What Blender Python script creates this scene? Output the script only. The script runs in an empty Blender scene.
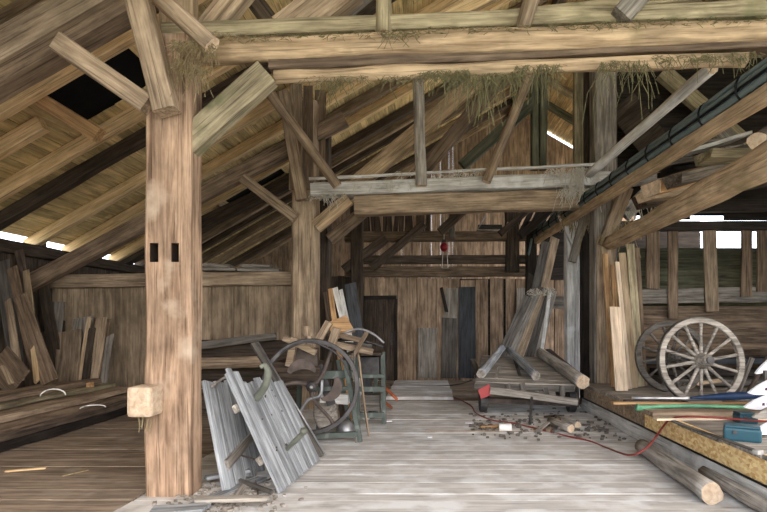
import bpy, bmesh, math, random
from mathutils import Vector, Matrix, noise
R = random.Random(7)
C = bpy.context.scene.collection
F, CX, CY, H = 520.0, 426.0, 322.0, 1.4
PI = math.pi

def P(px, py, Y): return Vector(((px-CX)/F*Y, Y, H+(CY-py)/F*Y))
def G(px, py, z=0.0):
    Y = (H-z)*F/(py-CY); return Vector(((px-CX)/F*Y, Y, z))

# ------------------------------------------------------------------ materials
MATS = {}
def new_mat(name):
    m = bpy.data.materials.new(name); m.use_nodes = True
    nt = m.node_tree; b = nt.nodes['Principled BSDF']
    b.inputs['Specular IOR Level'].default_value = 0.25
    return m, nt, b
def lin(c): return tuple(((v/12.92) if v <= .04045 else ((v+.055)/1.055)**2.4) for v in c)
def wood(name, light, dark, grain=.68, var=.25, blotch=.5, bump=.35, rough=.85, stain=None, stain_amt=.5, cut=False):
    """colours are sRGB 0-1; grain runs along the mesh's local X"""
    def ds(c, k=.74):
        g = .3*c[0]+.59*c[1]+.11*c[2]; return tuple(g+(v-g)*k for v in c)
    light, dark = ds(light), ds(dark); dark = tuple(d+(l-d)*.12 for d, l in zip(dark, light))
    m, nt, b = new_mat(name); N = nt.nodes; L = nt.links
    tc = N.new('ShaderNodeTexCoord'); oi = N.new('ShaderNodeObjectInfo')
    at = N.new('ShaderNodeAttribute'); at.attribute_name = 'bseed'
    s1 = N.new('ShaderNodeMath'); s1.operation = 'MULTIPLY'; s1.inputs[1].default_value = 53.0; L.new(oi.outputs['Random'], s1.inputs[0])
    s2 = N.new('ShaderNodeMath'); s2.operation = 'MULTIPLY_ADD'; s2.inputs[1].default_value = 91.0
    L.new(at.outputs['Fac'], s2.inputs[0]); L.new(s1.outputs[0], s2.inputs[2])
    add = N.new('ShaderNodeVectorMath'); add.operation = 'ADD'
    L.new(tc.outputs['Object'], add.inputs[0]); L.new(s2.outputs[0], add.inputs[1])
    mp = N.new('ShaderNodeMapping'); mp.inputs['Scale'].default_value = (1.1, 17, 17) if not cut else (14, 14, 14); L.new(add.outputs[0], mp.inputs[0])
    n1 = N.new('ShaderNodeTexNoise'); n1.inputs['Scale'].default_value = 2.2*grain; n1.inputs['Detail'].default_value = 7; n1.inputs['Roughness'].default_value = .62; n1.inputs['Distortion'].default_value = .6
    L.new(mp.outputs[0], n1.inputs['Vector'])
    mp2 = N.new('ShaderNodeMapping'); mp2.inputs['Scale'].default_value = (1.6, 4, 4); L.new(add.outputs[0], mp2.inputs[0])
    n2 = N.new('ShaderNodeTexNoise'); n2.inputs['Scale'].default_value = 1.5; n2.inputs['Detail'].default_value = 4; n2.inputs['Roughness'].default_value = .6
    L.new(mp2.outputs[0], n2.inputs['Vector'])
    # fine cracks
    mp3 = N.new('ShaderNodeMapping'); mp3.inputs['Scale'].default_value = (.7, 30, 30); L.new(add.outputs[0], mp3.inputs[0])
    n3 = N.new('ShaderNodeTexNoise'); n3.inputs['Scale'].default_value = 2.0; n3.inputs['Detail'].default_value = 3
    L.new(mp3.outputs[0], n3.inputs['Vector'])
    r3 = N.new('ShaderNodeValToRGB'); r3.color_ramp.elements[0].position = .33; r3.color_ramp.elements[0].color = (.25,.25,.25,1); r3.color_ramp.elements[1].position = .42; r3.color_ramp.elements[1].color = (1,1,1,1)
    L.new(n3.outputs['Fac'], r3.inputs[0])
    r1 = N.new('ShaderNodeValToRGB'); e = r1.color_ramp.elements
    e[0].position = .33; e[0].color = (*lin(dark), 1); e[1].position = .64; e[1].color = (*lin(light), 1)
    L.new(n1.outputs['Fac'], r1.inputs[0])
    r2 = N.new('ShaderNodeValToRGB'); e = r2.color_ramp.elements
    lo = 1-blotch*.65
    e[0].position = .35; e[0].color = (lo, lo, lo, 1); e[1].position = .62; e[1].color = (1.12, 1.12, 1.12, 1)
    L.new(n2.outputs['Fac'], r2.inputs[0])
    mx = N.new('ShaderNodeMix'); mx.data_type = 'RGBA'; mx.blend_type = 'MULTIPLY'; mx.inputs[0].default_value = 1
    L.new(r1.outputs[0], mx.inputs[6]); L.new(r2.outputs[0], mx.inputs[7])
    mx2 = N.new('ShaderNodeMix'); mx2.data_type = 'RGBA'; mx2.blend_type = 'MULTIPLY'; mx2.inputs[0].default_value = .62 if not cut else 0.0
    L.new(mx.outputs[2], mx2.inputs[6]); L.new(r3.outputs[0], mx2.inputs[7])
    last = mx2.outputs[2]
    if stain:
        n4 = N.new('ShaderNodeTexNoise'); n4.inputs['Scale'].default_value = 3.1; n4.inputs['Detail'].default_value = 5; L.new(add.outputs[0], n4.inputs['Vector'])
        r4 = N.new('ShaderNodeValToRGB'); r4.color_ramp.elements[0].position = .66-.3*stain_amt; r4.color_ramp.elements[1].position = .8-.25*stain_amt
        L.new(n4.outputs['Fac'], r4.inputs[0])
        mx3 = N.new('ShaderNodeMix'); mx3.data_type = 'RGBA'; L.new(r4.outputs[0], mx3.inputs[0]); L.new(last, mx3.inputs[6]); mx3.inputs[7].default_value = (*lin(stain), 1)
        last = mx3.outputs[2]
    # per-board value shift
    fr = N.new('ShaderNodeMath'); fr.operation = 'FRACT'; m7 = N.new('ShaderNodeMath'); m7.operation = 'MULTIPLY'; m7.inputs[1].default_value = .731
    L.new(s2.outputs[0], m7.inputs[0]); L.new(m7.outputs[0], fr.inputs[0])
    mr = N.new('ShaderNodeMapRange'); mr.inputs[3].default_value = 1-var; mr.inputs[4].default_value = 1+var*.85; L.new(fr.outputs[0], mr.inputs[0])
    hv = N.new('ShaderNodeHueSaturation'); L.new(mr.outputs[0], hv.inputs['Value']); L.new(last, hv.inputs['Color'])
    L.new(hv.outputs[0], b.inputs['Base Color'])
    b.inputs['Roughness'].default_value = rough
    bp = N.new('ShaderNodeBump'); bp.inputs['Strength'].default_value = bump; bp.inputs['Distance'].default_value = .012
    L.new(n1.outputs['Fac'], bp.inputs['Height']); L.new(bp.outputs[0], b.inputs['Normal'])
    MATS[name] = m; return m
def plain(name, col, rough=.6, metal=0, var=.25, scale=9, bump=.1, dirt=None, dirt_pos=.6):
    m, nt, b = new_mat(name); N = nt.nodes; L = nt.links
    tc = N.new('ShaderNodeTexCoord')
    n = N.new('ShaderNodeTexNoise'); n.inputs['Scale'].default_value = scale; n.inputs['Detail'].default_value = 5; L.new(tc.outputs['Object'], n.inputs['Vector'])
    r = N.new('ShaderNodeValToRGB'); c = lin(col); e = r.color_ramp.elements
    e[0].position = .3; e[0].color = (*[v*(1-var) for v in c], 1); e[1].position = .7; e[1].color = (*[min(1, v*(1+var)) for v in c], 1)
    if dirt:
        x = e.new(dirt_pos); x.color = (*c, 1); e[-1].position = min(1, dirt_pos+.06); e[-1].color = (*lin(dirt), 1)
    L.new(n.outputs['Fac'], r.inputs[0]); L.new(r.outputs[0], b.inputs['Base Color'])
    b.inputs['Roughness'].default_value = rough; b.inputs['Metallic'].default_value = metal
    bp = N.new('ShaderNodeBump'); bp.inputs['Strength'].default_value = bump; L.new(n.outputs['Fac'], bp.inputs['Height']); L.new(bp.outputs[0], b.inputs['Normal'])
    MATS[name] = m; return m

wood('post_warm', (.78,.62,.48), (.44,.32,.23), var=.02, grain=.55, blotch=.55, stain=(.70,.62,.54), stain_amt=.25)
wood('pine', (.95,.80,.57), (.78,.60,.38), var=.12, blotch=.2, bump=.15)
wood('pine_tan', (.80,.68,.52), (.60,.47,.33), blotch=.3, bump=.2)
wood('tan_old', (.74,.63,.50), (.47,.37,.28), blotch=.5)
wood('brown', (.60,.49,.38), (.33,.25,.19), blotch=.5)
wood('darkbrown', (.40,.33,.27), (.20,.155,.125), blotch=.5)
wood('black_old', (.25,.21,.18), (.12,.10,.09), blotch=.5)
wood('mossy', (.74,.67,.51), (.46,.40,.29), blotch=.5, stain=(.45,.44,.33), stain_amt=.4)
wood('greenish', (.42,.42,.32), (.22,.23,.17), blotch=.4)
wood('grey', (.68,.64,.59), (.40,.36,.32), blotch=.45)
wood('bluegrey', (.66,.68,.70), (.40,.41,.43), blotch=.4)
wood('darkgrey', (.46,.43,.40), (.26,.235,.21), blotch=.4)
wood('slate', (.30,.31,.33), (.17,.18,.20), blotch=.3)
wood('whitish', (.92,.91,.89), (.68,.66,.63), var=.1, blotch=.35, stain=(.93,.93,.93), stain_amt=.4)  # pale wood; on the second frame it paints in strong daylight
wood('plank_pale', (.90,.79,.66), (.74,.62,.49), var=.15, blotch=.2, bump=.15)
wood('tie_tan', (.84,.70,.52), (.54,.42,.29), var=.08, blotch=.4, stain=(.55,.50,.36), stain_amt=.3)
wood('logbark', (.84,.80,.75), (.56,.52,.47), grain=.6, blotch=.6, bump=.8)
wood('partition', (.72,.61,.48), (.50,.41,.31), grain=.35, blotch=.6, bump=.15)
wood('deck', (.90,.77,.50), (.70,.57,.35), grain=.5, blotch=.4, bump=.15)
wood('wallboards', (.80,.66,.52), (.52,.40,.30), grain=.5, blotch=.6)
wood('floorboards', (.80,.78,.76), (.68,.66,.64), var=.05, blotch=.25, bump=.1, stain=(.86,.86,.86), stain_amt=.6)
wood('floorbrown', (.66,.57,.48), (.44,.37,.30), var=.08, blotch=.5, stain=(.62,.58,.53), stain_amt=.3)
wood('cutwood', (.86,.75,.62), (.72,.58,.44), cut=True, blotch=.1, bump=.1)
wood('bark', (.50,.44,.38), (.24,.20,.17), grain=.6, blotch=.6, bump=.8)
wood('orange_old', (.85,.64,.40), (.60,.42,.25), blotch=.4)
plain('iron', (.30,.29,.29), .55, .6, .4)
plain('iron_light', (.60,.60,.61), .4, .7, .3)
plain('rust', (.34,.30,.28), .8, .2, .4)
plain('green_paint', (.33,.36,.34), .6, 0, .3, dirt=(.42,.44,.42), dirt_pos=.62)
plain('pale_green', (.40,.41,.37), .7, 0, .3)
plain('red_paint', (.66,.27,.27), .5, 0, .2, dirt=(.6,.55,.5), dirt_pos=.68)
plain('red_cable', (.50,.22,.20), .5, 0, .1)
plain('orange', (.62,.34,.22), .5)
plain('teal', (.17,.31,.36), .35, 0, .15, dirt=(.3,.45,.5), dirt_pos=.68)
plain('blue', (.13,.20,.32), .4, 0, .3)
plain('green_tube', (.38,.60,.47), .4, 0, .25)
plain('white', (.92,.92,.94), .4, 0, .05)
plain('ink', (.35,.22,.30), .6)
plain('conduit', (.40,.45,.45), .4, 0, .15)
plain('tie_black', (.07,.07,.08), .5)
plain('felt', (.06,.06,.06), .9, 0, .3)
plain('hay', (.56,.50,.38), .9, 0, .35, 25)
plain('hay_green', (.42,.40,.29), .9, 0, .35, 25)
plain('web', (.78,.76,.72), .9, 0, .15, 25)
plain('dirt', (.50,.45,.39), .95, 0, .4, 20)
plain('lampred', (.50,.08,.12), .3)
plain('stone', (.60,.59,.57), .9, 0, .3, 30, .4)
plain('ground', (.66,.66,.58), .95, 0, .2, 2)
plain('mortise_shade', (.20,.15,.12), .9)  # recess shade painted onto the inside of the cut mortises
def osb():
    m, nt, b = new_mat('osb'); N = nt.nodes; L = nt.links
    tc = N.new('ShaderNodeTexCoord'); v = N.new('ShaderNodeTexVoronoi'); v.inputs['Scale'].default_value = 28; v.inputs['Randomness'].default_value = 1
    mp = N.new('ShaderNodeMapping'); mp.inputs['Scale'].default_value = (.7, 1, 1.6); L.new(tc.outputs['Object'], mp.inputs[0]); L.new(mp.outputs[0], v.inputs['Vector'])
    r = N.new('ShaderNodeValToRGB'); e = r.color_ramp.elements; e[0].position = 0; e[0].color = (*lin((.84,.66,.42)), 1); e[1].position = 1; e[1].color = (*lin((1,.90,.68)), 1)
    sp = N.new('ShaderNodeSeparateColor'); L.new(v.outputs['Color'], sp.inputs[0]); L.new(sp.outputs[0], r.inputs[0])
    L.new(r.outputs[0], b.inputs['Base Color']); b.inputs['Roughness'].default_value = .7
    MATS['osb'] = m
osb()
M = MATS

# ------------------------------------------------------------------ helpers
LABELS = {}
def tag(o, label, cat, group=None, kind=None):
    o['label'] = label; o['category'] = cat
    if group: o['group'] = group
    if kind: o['kind'] = kind
    return o
def frame(p0, p1, hint):
    x = (p1-p0); Lh = x.length; x = x.normalized(); h = Vector(hint)
    z = (h - x*h.dot(x)); z.normalize(); y = z.cross(x)
    m = Matrix((x, y, z)).transposed().to_4x4(); m.translation = p0
    return m, Lh
def link(name, bm, mats, parent=None, matrix=None, smooth=False):
    me = bpy.data.meshes.new(name); bmesh.ops.recalc_face_normals(bm, faces=bm.faces); bm.to_mesh(me); bm.free()
    for mm in (mats if isinstance(mats, (list, tuple)) else [mats]): me.materials.append(M[mm] if isinstance(mm, str) else mm)
    if smooth:
        for p in me.polygons: p.use_smooth = True
    o = bpy.data.objects.new(name, me); C.objects.link(o)
    if matrix is not None: o.matrix_world = matrix
    if parent is not None:
        o.parent = parent; o.matrix_parent_inverse = parent.matrix_world.inverted()
    return o
def loft(bm, rings, mat=0, capmat=0, caps=True, closed=False):
    vs = [[bm.verts.new(p) for p in r] for r in rings]
    n = len(vs[0]); k = len(vs)
    for i in range(k if closed else k-1):
        a, b = vs[i], vs[(i+1) % k]
        for j in range(n):
            f = bm.faces.new((a[j], a[(j+1) % n], b[(j+1) % n], b[j])); f.material_index = mat
    if caps and not closed:
        f = bm.faces.new(vs[0]); f.material_index = capmat
        f = bm.faces.new(vs[-1]); f.material_index = capmat
def sect(w, h, c):
    a, b = w/2, h/2; c = min(c, a*.9, b*.9)
    return [(-a+c,-b), (a-c,-b), (a,-b+c), (a,b-c), (a-c,b), (-a+c,b), (-a,b-c), (-a,-b+c)]
def beam_bm(bm, L, w, h, ch=None, rough=.008, off=(0,0,0), seed=0, taper=1.0, bow=0.0, mat=0, capmat=0, uneven=0):
    ch = min(w, h)*.09 if ch is None else ch
    n = max(2, min(26, int(L/.22))); rings = []
    for i in range(n+1):
        t = i/n; x = L*t
        if uneven and i in (0, n): pass
        k = 1+(taper-1)*t; r = []
        d = bow*math.sin(PI*t)
        for (y, z) in sect(w*k, h*k, ch):
            q = Vector((x*1.3+seed*7.1, y*6, z*6+seed))
            dx = 0
            if i in (0, n) and uneven: dx = uneven*noise.noise(Vector((y*25, z*9, seed*3.3+i)))
            r.append((off[0]+x+dx, off[1]+y+rough*noise.noise(q)*1.6+d, off[2]+z+rough*noise.noise(q+Vector((9,9,9)))*1.6))
        rings.append(r)
    loft(bm, rings, mat, capmat)
def log_bm(bm, L, r0, r1, n=14, rough=.012, seed=0, mat=0, capmat=1, off=(0,0,0), bow=0.0):
    k = max(3, min(24, int(L/.15))); rings = []
    for i in range(k+1):
        t = i/k; rr = r0+(r1-r0)*t; ring = []
        for j in range(n):
            a = 2*PI*j/n; q = Vector((L*t*1.5+seed*5, math.cos(a)*1.5, math.sin(a)*1.5+seed))
            d = rr+rough*noise.noise(q)*1.8
            ring.append((off[0]+L*t, off[1]+d*math.cos(a)+bow*math.sin(PI*t), off[2]+d*math.sin(a)))
        rings.append(ring)
    loft(bm, rings, mat, capmat)
SEED = [0]
def member(name, p0, p1, w, h, mat, label=None, cat=None, group=None, hint=(0,-1,0), rough=.008, parent=None, taper=1.0, bow=0, ch=None, uneven=0, cut=None, kind=None):
    SEED[0] += 1; m, L = frame(p0, p1, hint); bm = bmesh.new()
    beam_bm(bm, L, w, h, ch, rough, seed=SEED[0], taper=taper, bow=bow, uneven=uneven, capmat=1 if cut else 0)
    o = link(name, bm, [mat, cut] if cut else mat, parent, m)
    if label: tag(o, label, cat, group)
    if kind: o['kind'] = kind
    return o
def log(name, p0, p1, r0, r1, mat, label=None, cat=None, group=None, cap='cutwood', hint=(0,0,1), rough=.01, parent=None, bow=0):
    SEED[0] += 1
    if abs((p1-p0).normalized().dot(Vector(hint))) > .95: hint = (0,-1,0)
    m, L = frame(p0, p1, hint); bm = bmesh.new(); log_bm(bm, L, r0, r1, rough=rough, seed=SEED[0], bow=bow)
    o = link(name, bm, [mat, cap], parent, m, smooth=False)
    for p in o.data.polygons: p.use_smooth = len(p.vertices) == 4
    if label: tag(o, label, cat, group)
    return o
def fm(name, x0, y0, x1, y1, Y, wpx, depth, mat, label, cat, group=None, dY=0, **k):
    """member lying in (or near) a frontal plane, given at its distance Y"""
    return member(name, P(x0, y0, Y), P(x1, y1, Y+dY), wpx/F*Y, depth, mat, label, cat, group, **k)
def box_bm(bm, c, s, mat=0, bev=0.0, rot=None):
    mtx = Matrix.Translation(c) @ (rot.to_4x4() if rot else Matrix()) @ Matrix.Diagonal((*s, 1))
    r = bmesh.ops.create_cube(bm, size=1, matrix=mtx)
    fs = set(f for v in r['verts'] for f in v.link_faces)
    for f in fs: f.material_index = mat
    if bev:
        es = set(e for v in r['verts'] for e in v.link_edges)
        bmesh.ops.bevel(bm, geom=list(es), offset=bev, segments=2, affect='EDGES', profile=.6)
def tube_bm(bm, pts, r, n=8, mat=0, closed=False, caps=True):
    pts = [Vector(p) for p in pts]; k = len(pts); rings = []; z = None
    for i, p in enumerate(pts):
        a = pts[(i-1) % k] if (closed or i > 0) else p; b = pts[(i+1) % k] if (closed or i < k-1) else p
        t = (b-a).normalized()
        if z is None:
            z = Vector((0,0,1)) if abs(t.z) < .9 else Vector((0,1,0))
        z = (z - t*z.dot(t)).normalized(); y = z.cross(t)
        rr = r[i] if isinstance(r, (list, tuple)) else r
        rings.append([p + y*rr*math.cos(2*PI*j/n) + z*rr*math.sin(2*PI*j/n) for j in range(n)])
    loft(bm, rings, mat, mat, caps, closed)
def tube(name, pts, r, mat, label=None, cat=None, parent=None, group=None, closed=False, n=8):
    bm = bmesh.new(); tube_bm(bm, pts, r, n, closed=closed); o = link(name, bm, mat, parent, smooth=True)
    if label: tag(o, label, cat, group)
    return o
def smooth_path(pts, n=8):
    pts = [Vector(p) for p in pts]; out = []
    for i in range(len(pts)-1):
        p0 = pts[max(0, i-1)]; p1 = pts[i]; p2 = pts[i+1]; p3 = pts[min(len(pts)-1, i+2)]
        for j in range(n):
            t = j/n
            out.append(.5*((2*p1)+(p2-p0)*t+(2*p0-5*p1+4*p2-p3)*t*t+(-p0+3*p1-3*p2+p3)*t**3))
    out.append(pts[-1]); return out
def boxo(name, c, s, mat, parent=None, bev=.004, rot=None, label=None, cat=None, group=None):
    bm = bmesh.new(); box_bm(bm, c, s, 0, bev, rot); o = link(name, bm, mat, parent)
    if label: tag(o, label, cat, group)
    return o
def empty(name, loc, label, cat, group=None):
    o = bpy.data.objects.new(name, None); C.objects.link(o); o.location = loc; o.empty_display_size = .1
    bpy.context.view_layer.update(); return tag(o, label, cat, group)
def boards(name, origin, along, across, specs, thick, mat, kind='structure', rough=.003, parent=None):
    """boards side by side in one mesh. along = direction of the grain; specs = (offset across, start, end, width)"""
    x = Vector(along).normalized(); y = Vector(across).normalized(); z = x.cross(y)
    m = Matrix((x, y, z)).transposed().to_4x4(); m.translation = Vector(origin)
    bm = bmesh.new(); seeds = []
    for (o, a, b, w) in specs:
        n0 = len(bm.verts); SEED[0] += 1
        beam_bm(bm, b-a, w, thick, .003, rough, off=(a, o+w/2, R.uniform(-.004, .004)), seed=SEED[0], uneven=.02)
        s = R.random(); seeds += [s]*(len(bm.verts)-n0)
    me = bpy.data.meshes.new(name); bmesh.ops.recalc_face_normals(bm, faces=bm.faces); bm.to_mesh(me); bm.free()
    att = me.attributes.new('bseed', 'FLOAT', 'POINT'); att.data.foreach_set('value', seeds)
    me.materials.append(M[mat]); o = bpy.data.objects.new(name, me); C.objects.link(o); o.matrix_world = m
    if kind: o['kind'] = kind
    if parent is not None:
        o.parent = parent; o.matrix_parent_inverse = parent.matrix_world.inverted()
    return o
def row(x0, x1, w, gap, a, b, wj=.25, ej=0, biggap=0):
    s = []; x = x0
    while x < x1-.02:
        ww = min(w*(1+R.uniform(-wj, wj)), x1-x); s.append((x, a+R.uniform(0, ej), b-R.uniform(0, ej), ww))
        g = gap*R.uniform(.3, 1.6)
        if biggap and R.random() < .25: g += biggap*R.random()
        x += ww+g
    return s
def st(o, n=None): o['kind'] = 'structure'; return o

ORD = ['first','second','third','fourth','fifth','sixth','seventh','eighth','ninth','tenth','eleventh','twelfth','thirteenth','fourteenth']

# ------------------------------------------------------------------ floor and ground
o = boards('floor', (-2.3, 0, -.02), (1,0,0), (0,1,0), row(.3, 9.25, .19, .002, 0, 4.85, ej=0), .04, 'floorboards', rough=.0006)
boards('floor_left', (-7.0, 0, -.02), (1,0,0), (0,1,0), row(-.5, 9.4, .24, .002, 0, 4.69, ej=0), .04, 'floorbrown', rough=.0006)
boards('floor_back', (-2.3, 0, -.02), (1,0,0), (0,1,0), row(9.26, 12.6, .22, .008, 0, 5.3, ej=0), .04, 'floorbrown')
bm = bmesh.new(); box_bm(bm, (2, 8, -.12), (22, 18.4, .12)); link('floor_subfloor', bm, 'dirt')['kind'] = 'structure'
bm = bmesh.new(); box_bm(bm, (0, 0, -.35), (160, 160, .2)); g = link('ground', bm, 'ground'); g['kind'] = 'structure'  # unseen outdoor ground, added pale to bounce daylight onto the rafters
# raised plank threshold before the back wall
o = boards('wooden_step', (-.72, 9.3, .035), (1,0,0), (0,1,0), row(0, 2.6, .32, .008, 0, 1.22, ej=.02), .06, 'floorboards', kind=None)
tag(o, 'low pale plank step on the floor before the far plank wall', 'step')

# ------------------------------------------------------------------ roof
S = .58; ZL = 6.47; XR = 2.7; XE = -6.69
zr = lambda x: ZL + S*x if x <= XR else ZL + S*XR - S*(x-XR)      # underside of the rafters
cs = 1/math.hypot(1, S); RH = .24                                   # vertical room taken by the rafters
def slope_boards(name, left):
    ex = XE if left else 6.75
    org = Vector((ex, -.8, zr(ex)+RH)); n = abs(XR-ex)/cs
    across = Vector((cs if left else -cs, 0, S*cs)); along = Vector((0,1,0))
    sp = []; s = 0
    holes = [(-4.72,-3.52,5.95,6.95), (-4.5,-3.3,11.14,11.97)] if left else []
    while s < n:
        w = min(R.uniform(.15,.19), n-s+.001); xx = ex+(s+w/2)*cs*(1 if left else -1)
        cuts = [(0, 17.6)]
        for (a, b, y0, y1) in holes:
            if a < xx < b:
                nc = []
                for (p, q) in cuts:
                    if p < y0+.8 < q: nc += [(p, y0+.8), (y1+.8, q)]
                    else: nc.append((p, q))
                cuts = nc
        for (p, q) in cuts:
            j = [p, q]
            t = p+R.uniform(1.5, 4)
            pts = [p]
            while t < q-1: pts.append(t); t += R.uniform(3, 4.5)
            pts.append(q)
            for i in range(len(pts)-1): sp.append((s, pts[i], pts[i+1]-.004, w))
        s += w+.006
    o = boards(name, org, along, across if left else across, sp, .024, 'deck', rough=.001)
    return o
slope_boards('ceiling', True); slope_boards('ceiling_right', False)
def felt(name, x0, x1):
    bm = bmesh.new(); z0 = zr(x0)+RH+.06; z1 = zr(x1)+RH+.06; v = []
    for (dz) in (0, .03):
        for (x, z, y) in ((x0, z0, -.85), (x1, z1, -.85), (x1, z1, 16.85), (x0, z0, 16.85)): v.append(bm.verts.new((x, y, z+dz)))
    for f in ((0,1,2,3), (4,5,6,7), (0,1,5,4), (1,2,6,5), (2,3,7,6), (3,0,4,7)): bm.faces.new([v[i] for i in f])
    o = link(name, bm, 'felt'); o['kind'] = 'structure'; return o
felt('ceiling_felt', XE-.02, XR); felt('ceiling_felt_right', XR, 6.8)

lr = [(2.4,'pine'), (3.4,'brown'), (4.9,'brown'), (5.8,'pine'), (7.1,'pine'), (7.66,'darkbrown'), (8.7,'pine'), (9.6,'pine'), (10.35,'brown'), (11.0,'pine'), (12.0,'darkbrown'),
      (12.6,'tan_old'), (13.1,'darkbrown'), (13.9,'brown'), (14.8,'tan_old'), (15.7,'darkbrown'), (16.4,'tan_old')]
cnt = {}
desc = {'pine':'pale new pine rafter', 'brown':'weathered brown rafter', 'darkbrown':'old dark brown rafter', 'tan_old':'faded tan rafter'}
def rafter(Y, mt, x0, x1, label, group, w=.13):
    p0 = Vector((x0, Y+w/2, zr(x0)+RH/2-.006)); p1 = Vector((x1, Y+w/2, zr(x1)+RH/2-.006))
    return member('rafter', p0, p1, (RH-.03)*cs, w, mt, label, 'rafter', group, rough=.002 if mt in ('pine',) else .014)
for (Y, mt) in lr:
    k = cnt.get(mt, 0); cnt[mt] = k+1
    rafter(Y, mt, -6.7, XR, desc[mt]+' of the left roof slope, '+ORD[k]+' such from the front', 'rafters under the left roof slope', .13 if mt in ('pine','tan_old') else .17)
cnt = {}
for i, Y in enumerate([3.6,4.7,5.7,6.7,7.7,8.7,10.2,11.4,12.6,13.8,15.0]):
    mt = 'mossy' if i % 3 != 1 else 'greenish'
    if Y < 9: x1 = 6.7
    else: x1 = 6.7
    k = cnt.get(mt, 0); cnt[mt] = k+1
    rafter(Y, mt, XR+.02, x1, ('yellowish' if mt == 'mossy' else 'dull green')+' rafter of the right roof slope, '+ORD[k]+' such from the front', 'rafters under the right roof slope')
member('ridge_beam', Vector((XR, -.6, ZL+S*XR-.12)), Vector((XR, 16.7, ZL+S*XR-.12)), .2, .22, 'darkbrown', 'long dark ridge beam where the two roof slopes meet', 'beam', hint=(0,0,1))
rafter(6.35, 'pine', -6.7, -4.72, 'short pale pine rafter ending at the near black roof opening', 'rafters under the left roof slope')
fm('post', 36, 403, 35, 240, 8.85, 15, .24, 'darkbrown', 'dark corner post where the partition meets the left outer wall', 'post')
# trimmers beside the near roof hatch
member('trimmer', P(28,92,6.0), P(94,133,6.0)+Vector((0,.1,0)), .16, .14, 'orange_old', 'short brown trimmer crossing below the near black roof opening', 'beam')
member('trimmer', Vector((-4.52,11.14,zr(-4.52)+.12)), Vector((-4.52,11.99,zr(-4.52)+.12)), .12, .1, 'tan_old', 'short trimmer at the foot of the small far roof opening', 'beam', hint=(0,0,1))

# ------------------------------------------------------------------ outer walls
WZ = 2.6
boards('wall_left', (-6.55, -.6, 0), (0,0,1), (0,1,0), row(0, 17.3, .26, .006, 0, WZ-.08), .03, 'darkbrown')
member('eaves_beam', Vector((-6.5,-.6,WZ-.03)), Vector((-6.5,16.7,WZ-.03)), .17, .20, 'darkbrown', 'long dark eaves beam on top of the left outer wall', 'beam', hint=(0,0,1))
bm = bmesh.new(); x = -6.6; seeds = []
while x < 6.6:
    w = R.uniform(.10,.19); x2 = x+w
    if x < XR < x2: x2 = XR
    dz = .13 if 3.75 < x < 5.1 else RH+.02
    v = [bm.verts.new((x, y, 0)) for y in (0, .03)]+[bm.verts.new((x2, y, 0)) for y in (0, .03)]+[bm.verts.new((x, y, zr(x)+dz)) for y in (0, .03)]+[bm.verts.new((x2, y, zr(x2)+dz)) for y in (0, .03)]
    for f in ((0,2,6,4), (1,3,7,5), (0,1,5,4), (2,3,7,6), (4,5,7,6), (0,1,3,2)): bm.faces.new([v[i] for i in f])
    seeds += [R.random()]*8; x = x2+R.choice([.0,.0,.0,.001,.001,.003])
# the mesh is laid so that its local X runs up the boards
rt = Matrix(((0,0,1),(0,1,0),(-1,0,0))).to_4x4()
bmesh.ops.transform(bm, matrix=rt, verts=bm.verts)
gb = link('wall_gable', bm, 'wallboards', None, Matrix.Translation((0,16.75,0)) @ rt.inverted()); gb['kind'] = 'structure'
a_ = gb.data.attributes.new('bseed', 'FLOAT', 'POINT'); a_.data.foreach_set('value', seeds)
boards('wall_front_left', (0, -.62, 0), (0,0,1), (1,0,0), [(x0, 0, zr(x0), .24) for x0 in [-6.6+.25*i for i in range(14)]], .03, 'brown')  # unseen behind the camera, its extent keeps daylight off the left side
boards('wall_front_top_unseen', (0, -.62, 0), (0,0,1), (1,0,0), [(-3.1+.25*i, 4.1, zr(-3.1+.25*i), .24) for i in range(39)], .03, 'brown')  # unseen, closed above the opening to cut sky light on beams and rafters
boards('wall_right', (6.6, -.6, 0), (0,0,1), (0,1,0), row(3.0, 10.0, .25, .004, 0, zr(6.6)+.2), .03, 'brown')

# partition across the left aisle
PY = 9.0
boards('wall_partition', (-6.5, PY+.06, 0), (0,0,1), (1,0,0), row(0, 4.35, .34, .004, 0, 2.1), .035, 'partition')
fm('cross_beam', 45, 281.5, 292, 278.5, PY-.02, 13.5, .14, 'tan_old', 'thick horizontal beam capping the plank partition of the left aisle', 'beam')
# boards on top of partition
for i, (a, b, c, d) in enumerate([(204,269.5,238,270.5), (206,266,232,267), (240,270,281,271), (243,266.5,272,267)]):
    fm('plank', a, b, c, d, PY+.1+.05*(i % 2), 3.2, .32, 'grey', ['lower grey plank stacked on the aisle partition beside the big post','upper grey plank stacked on the aisle partition beside the big post','lower grey plank on the partition nearest the second post','upper grey plank on the partition nearest the second post'][i], 'plank', 'planks stacked on top of the partition', dY=.05)

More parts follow.
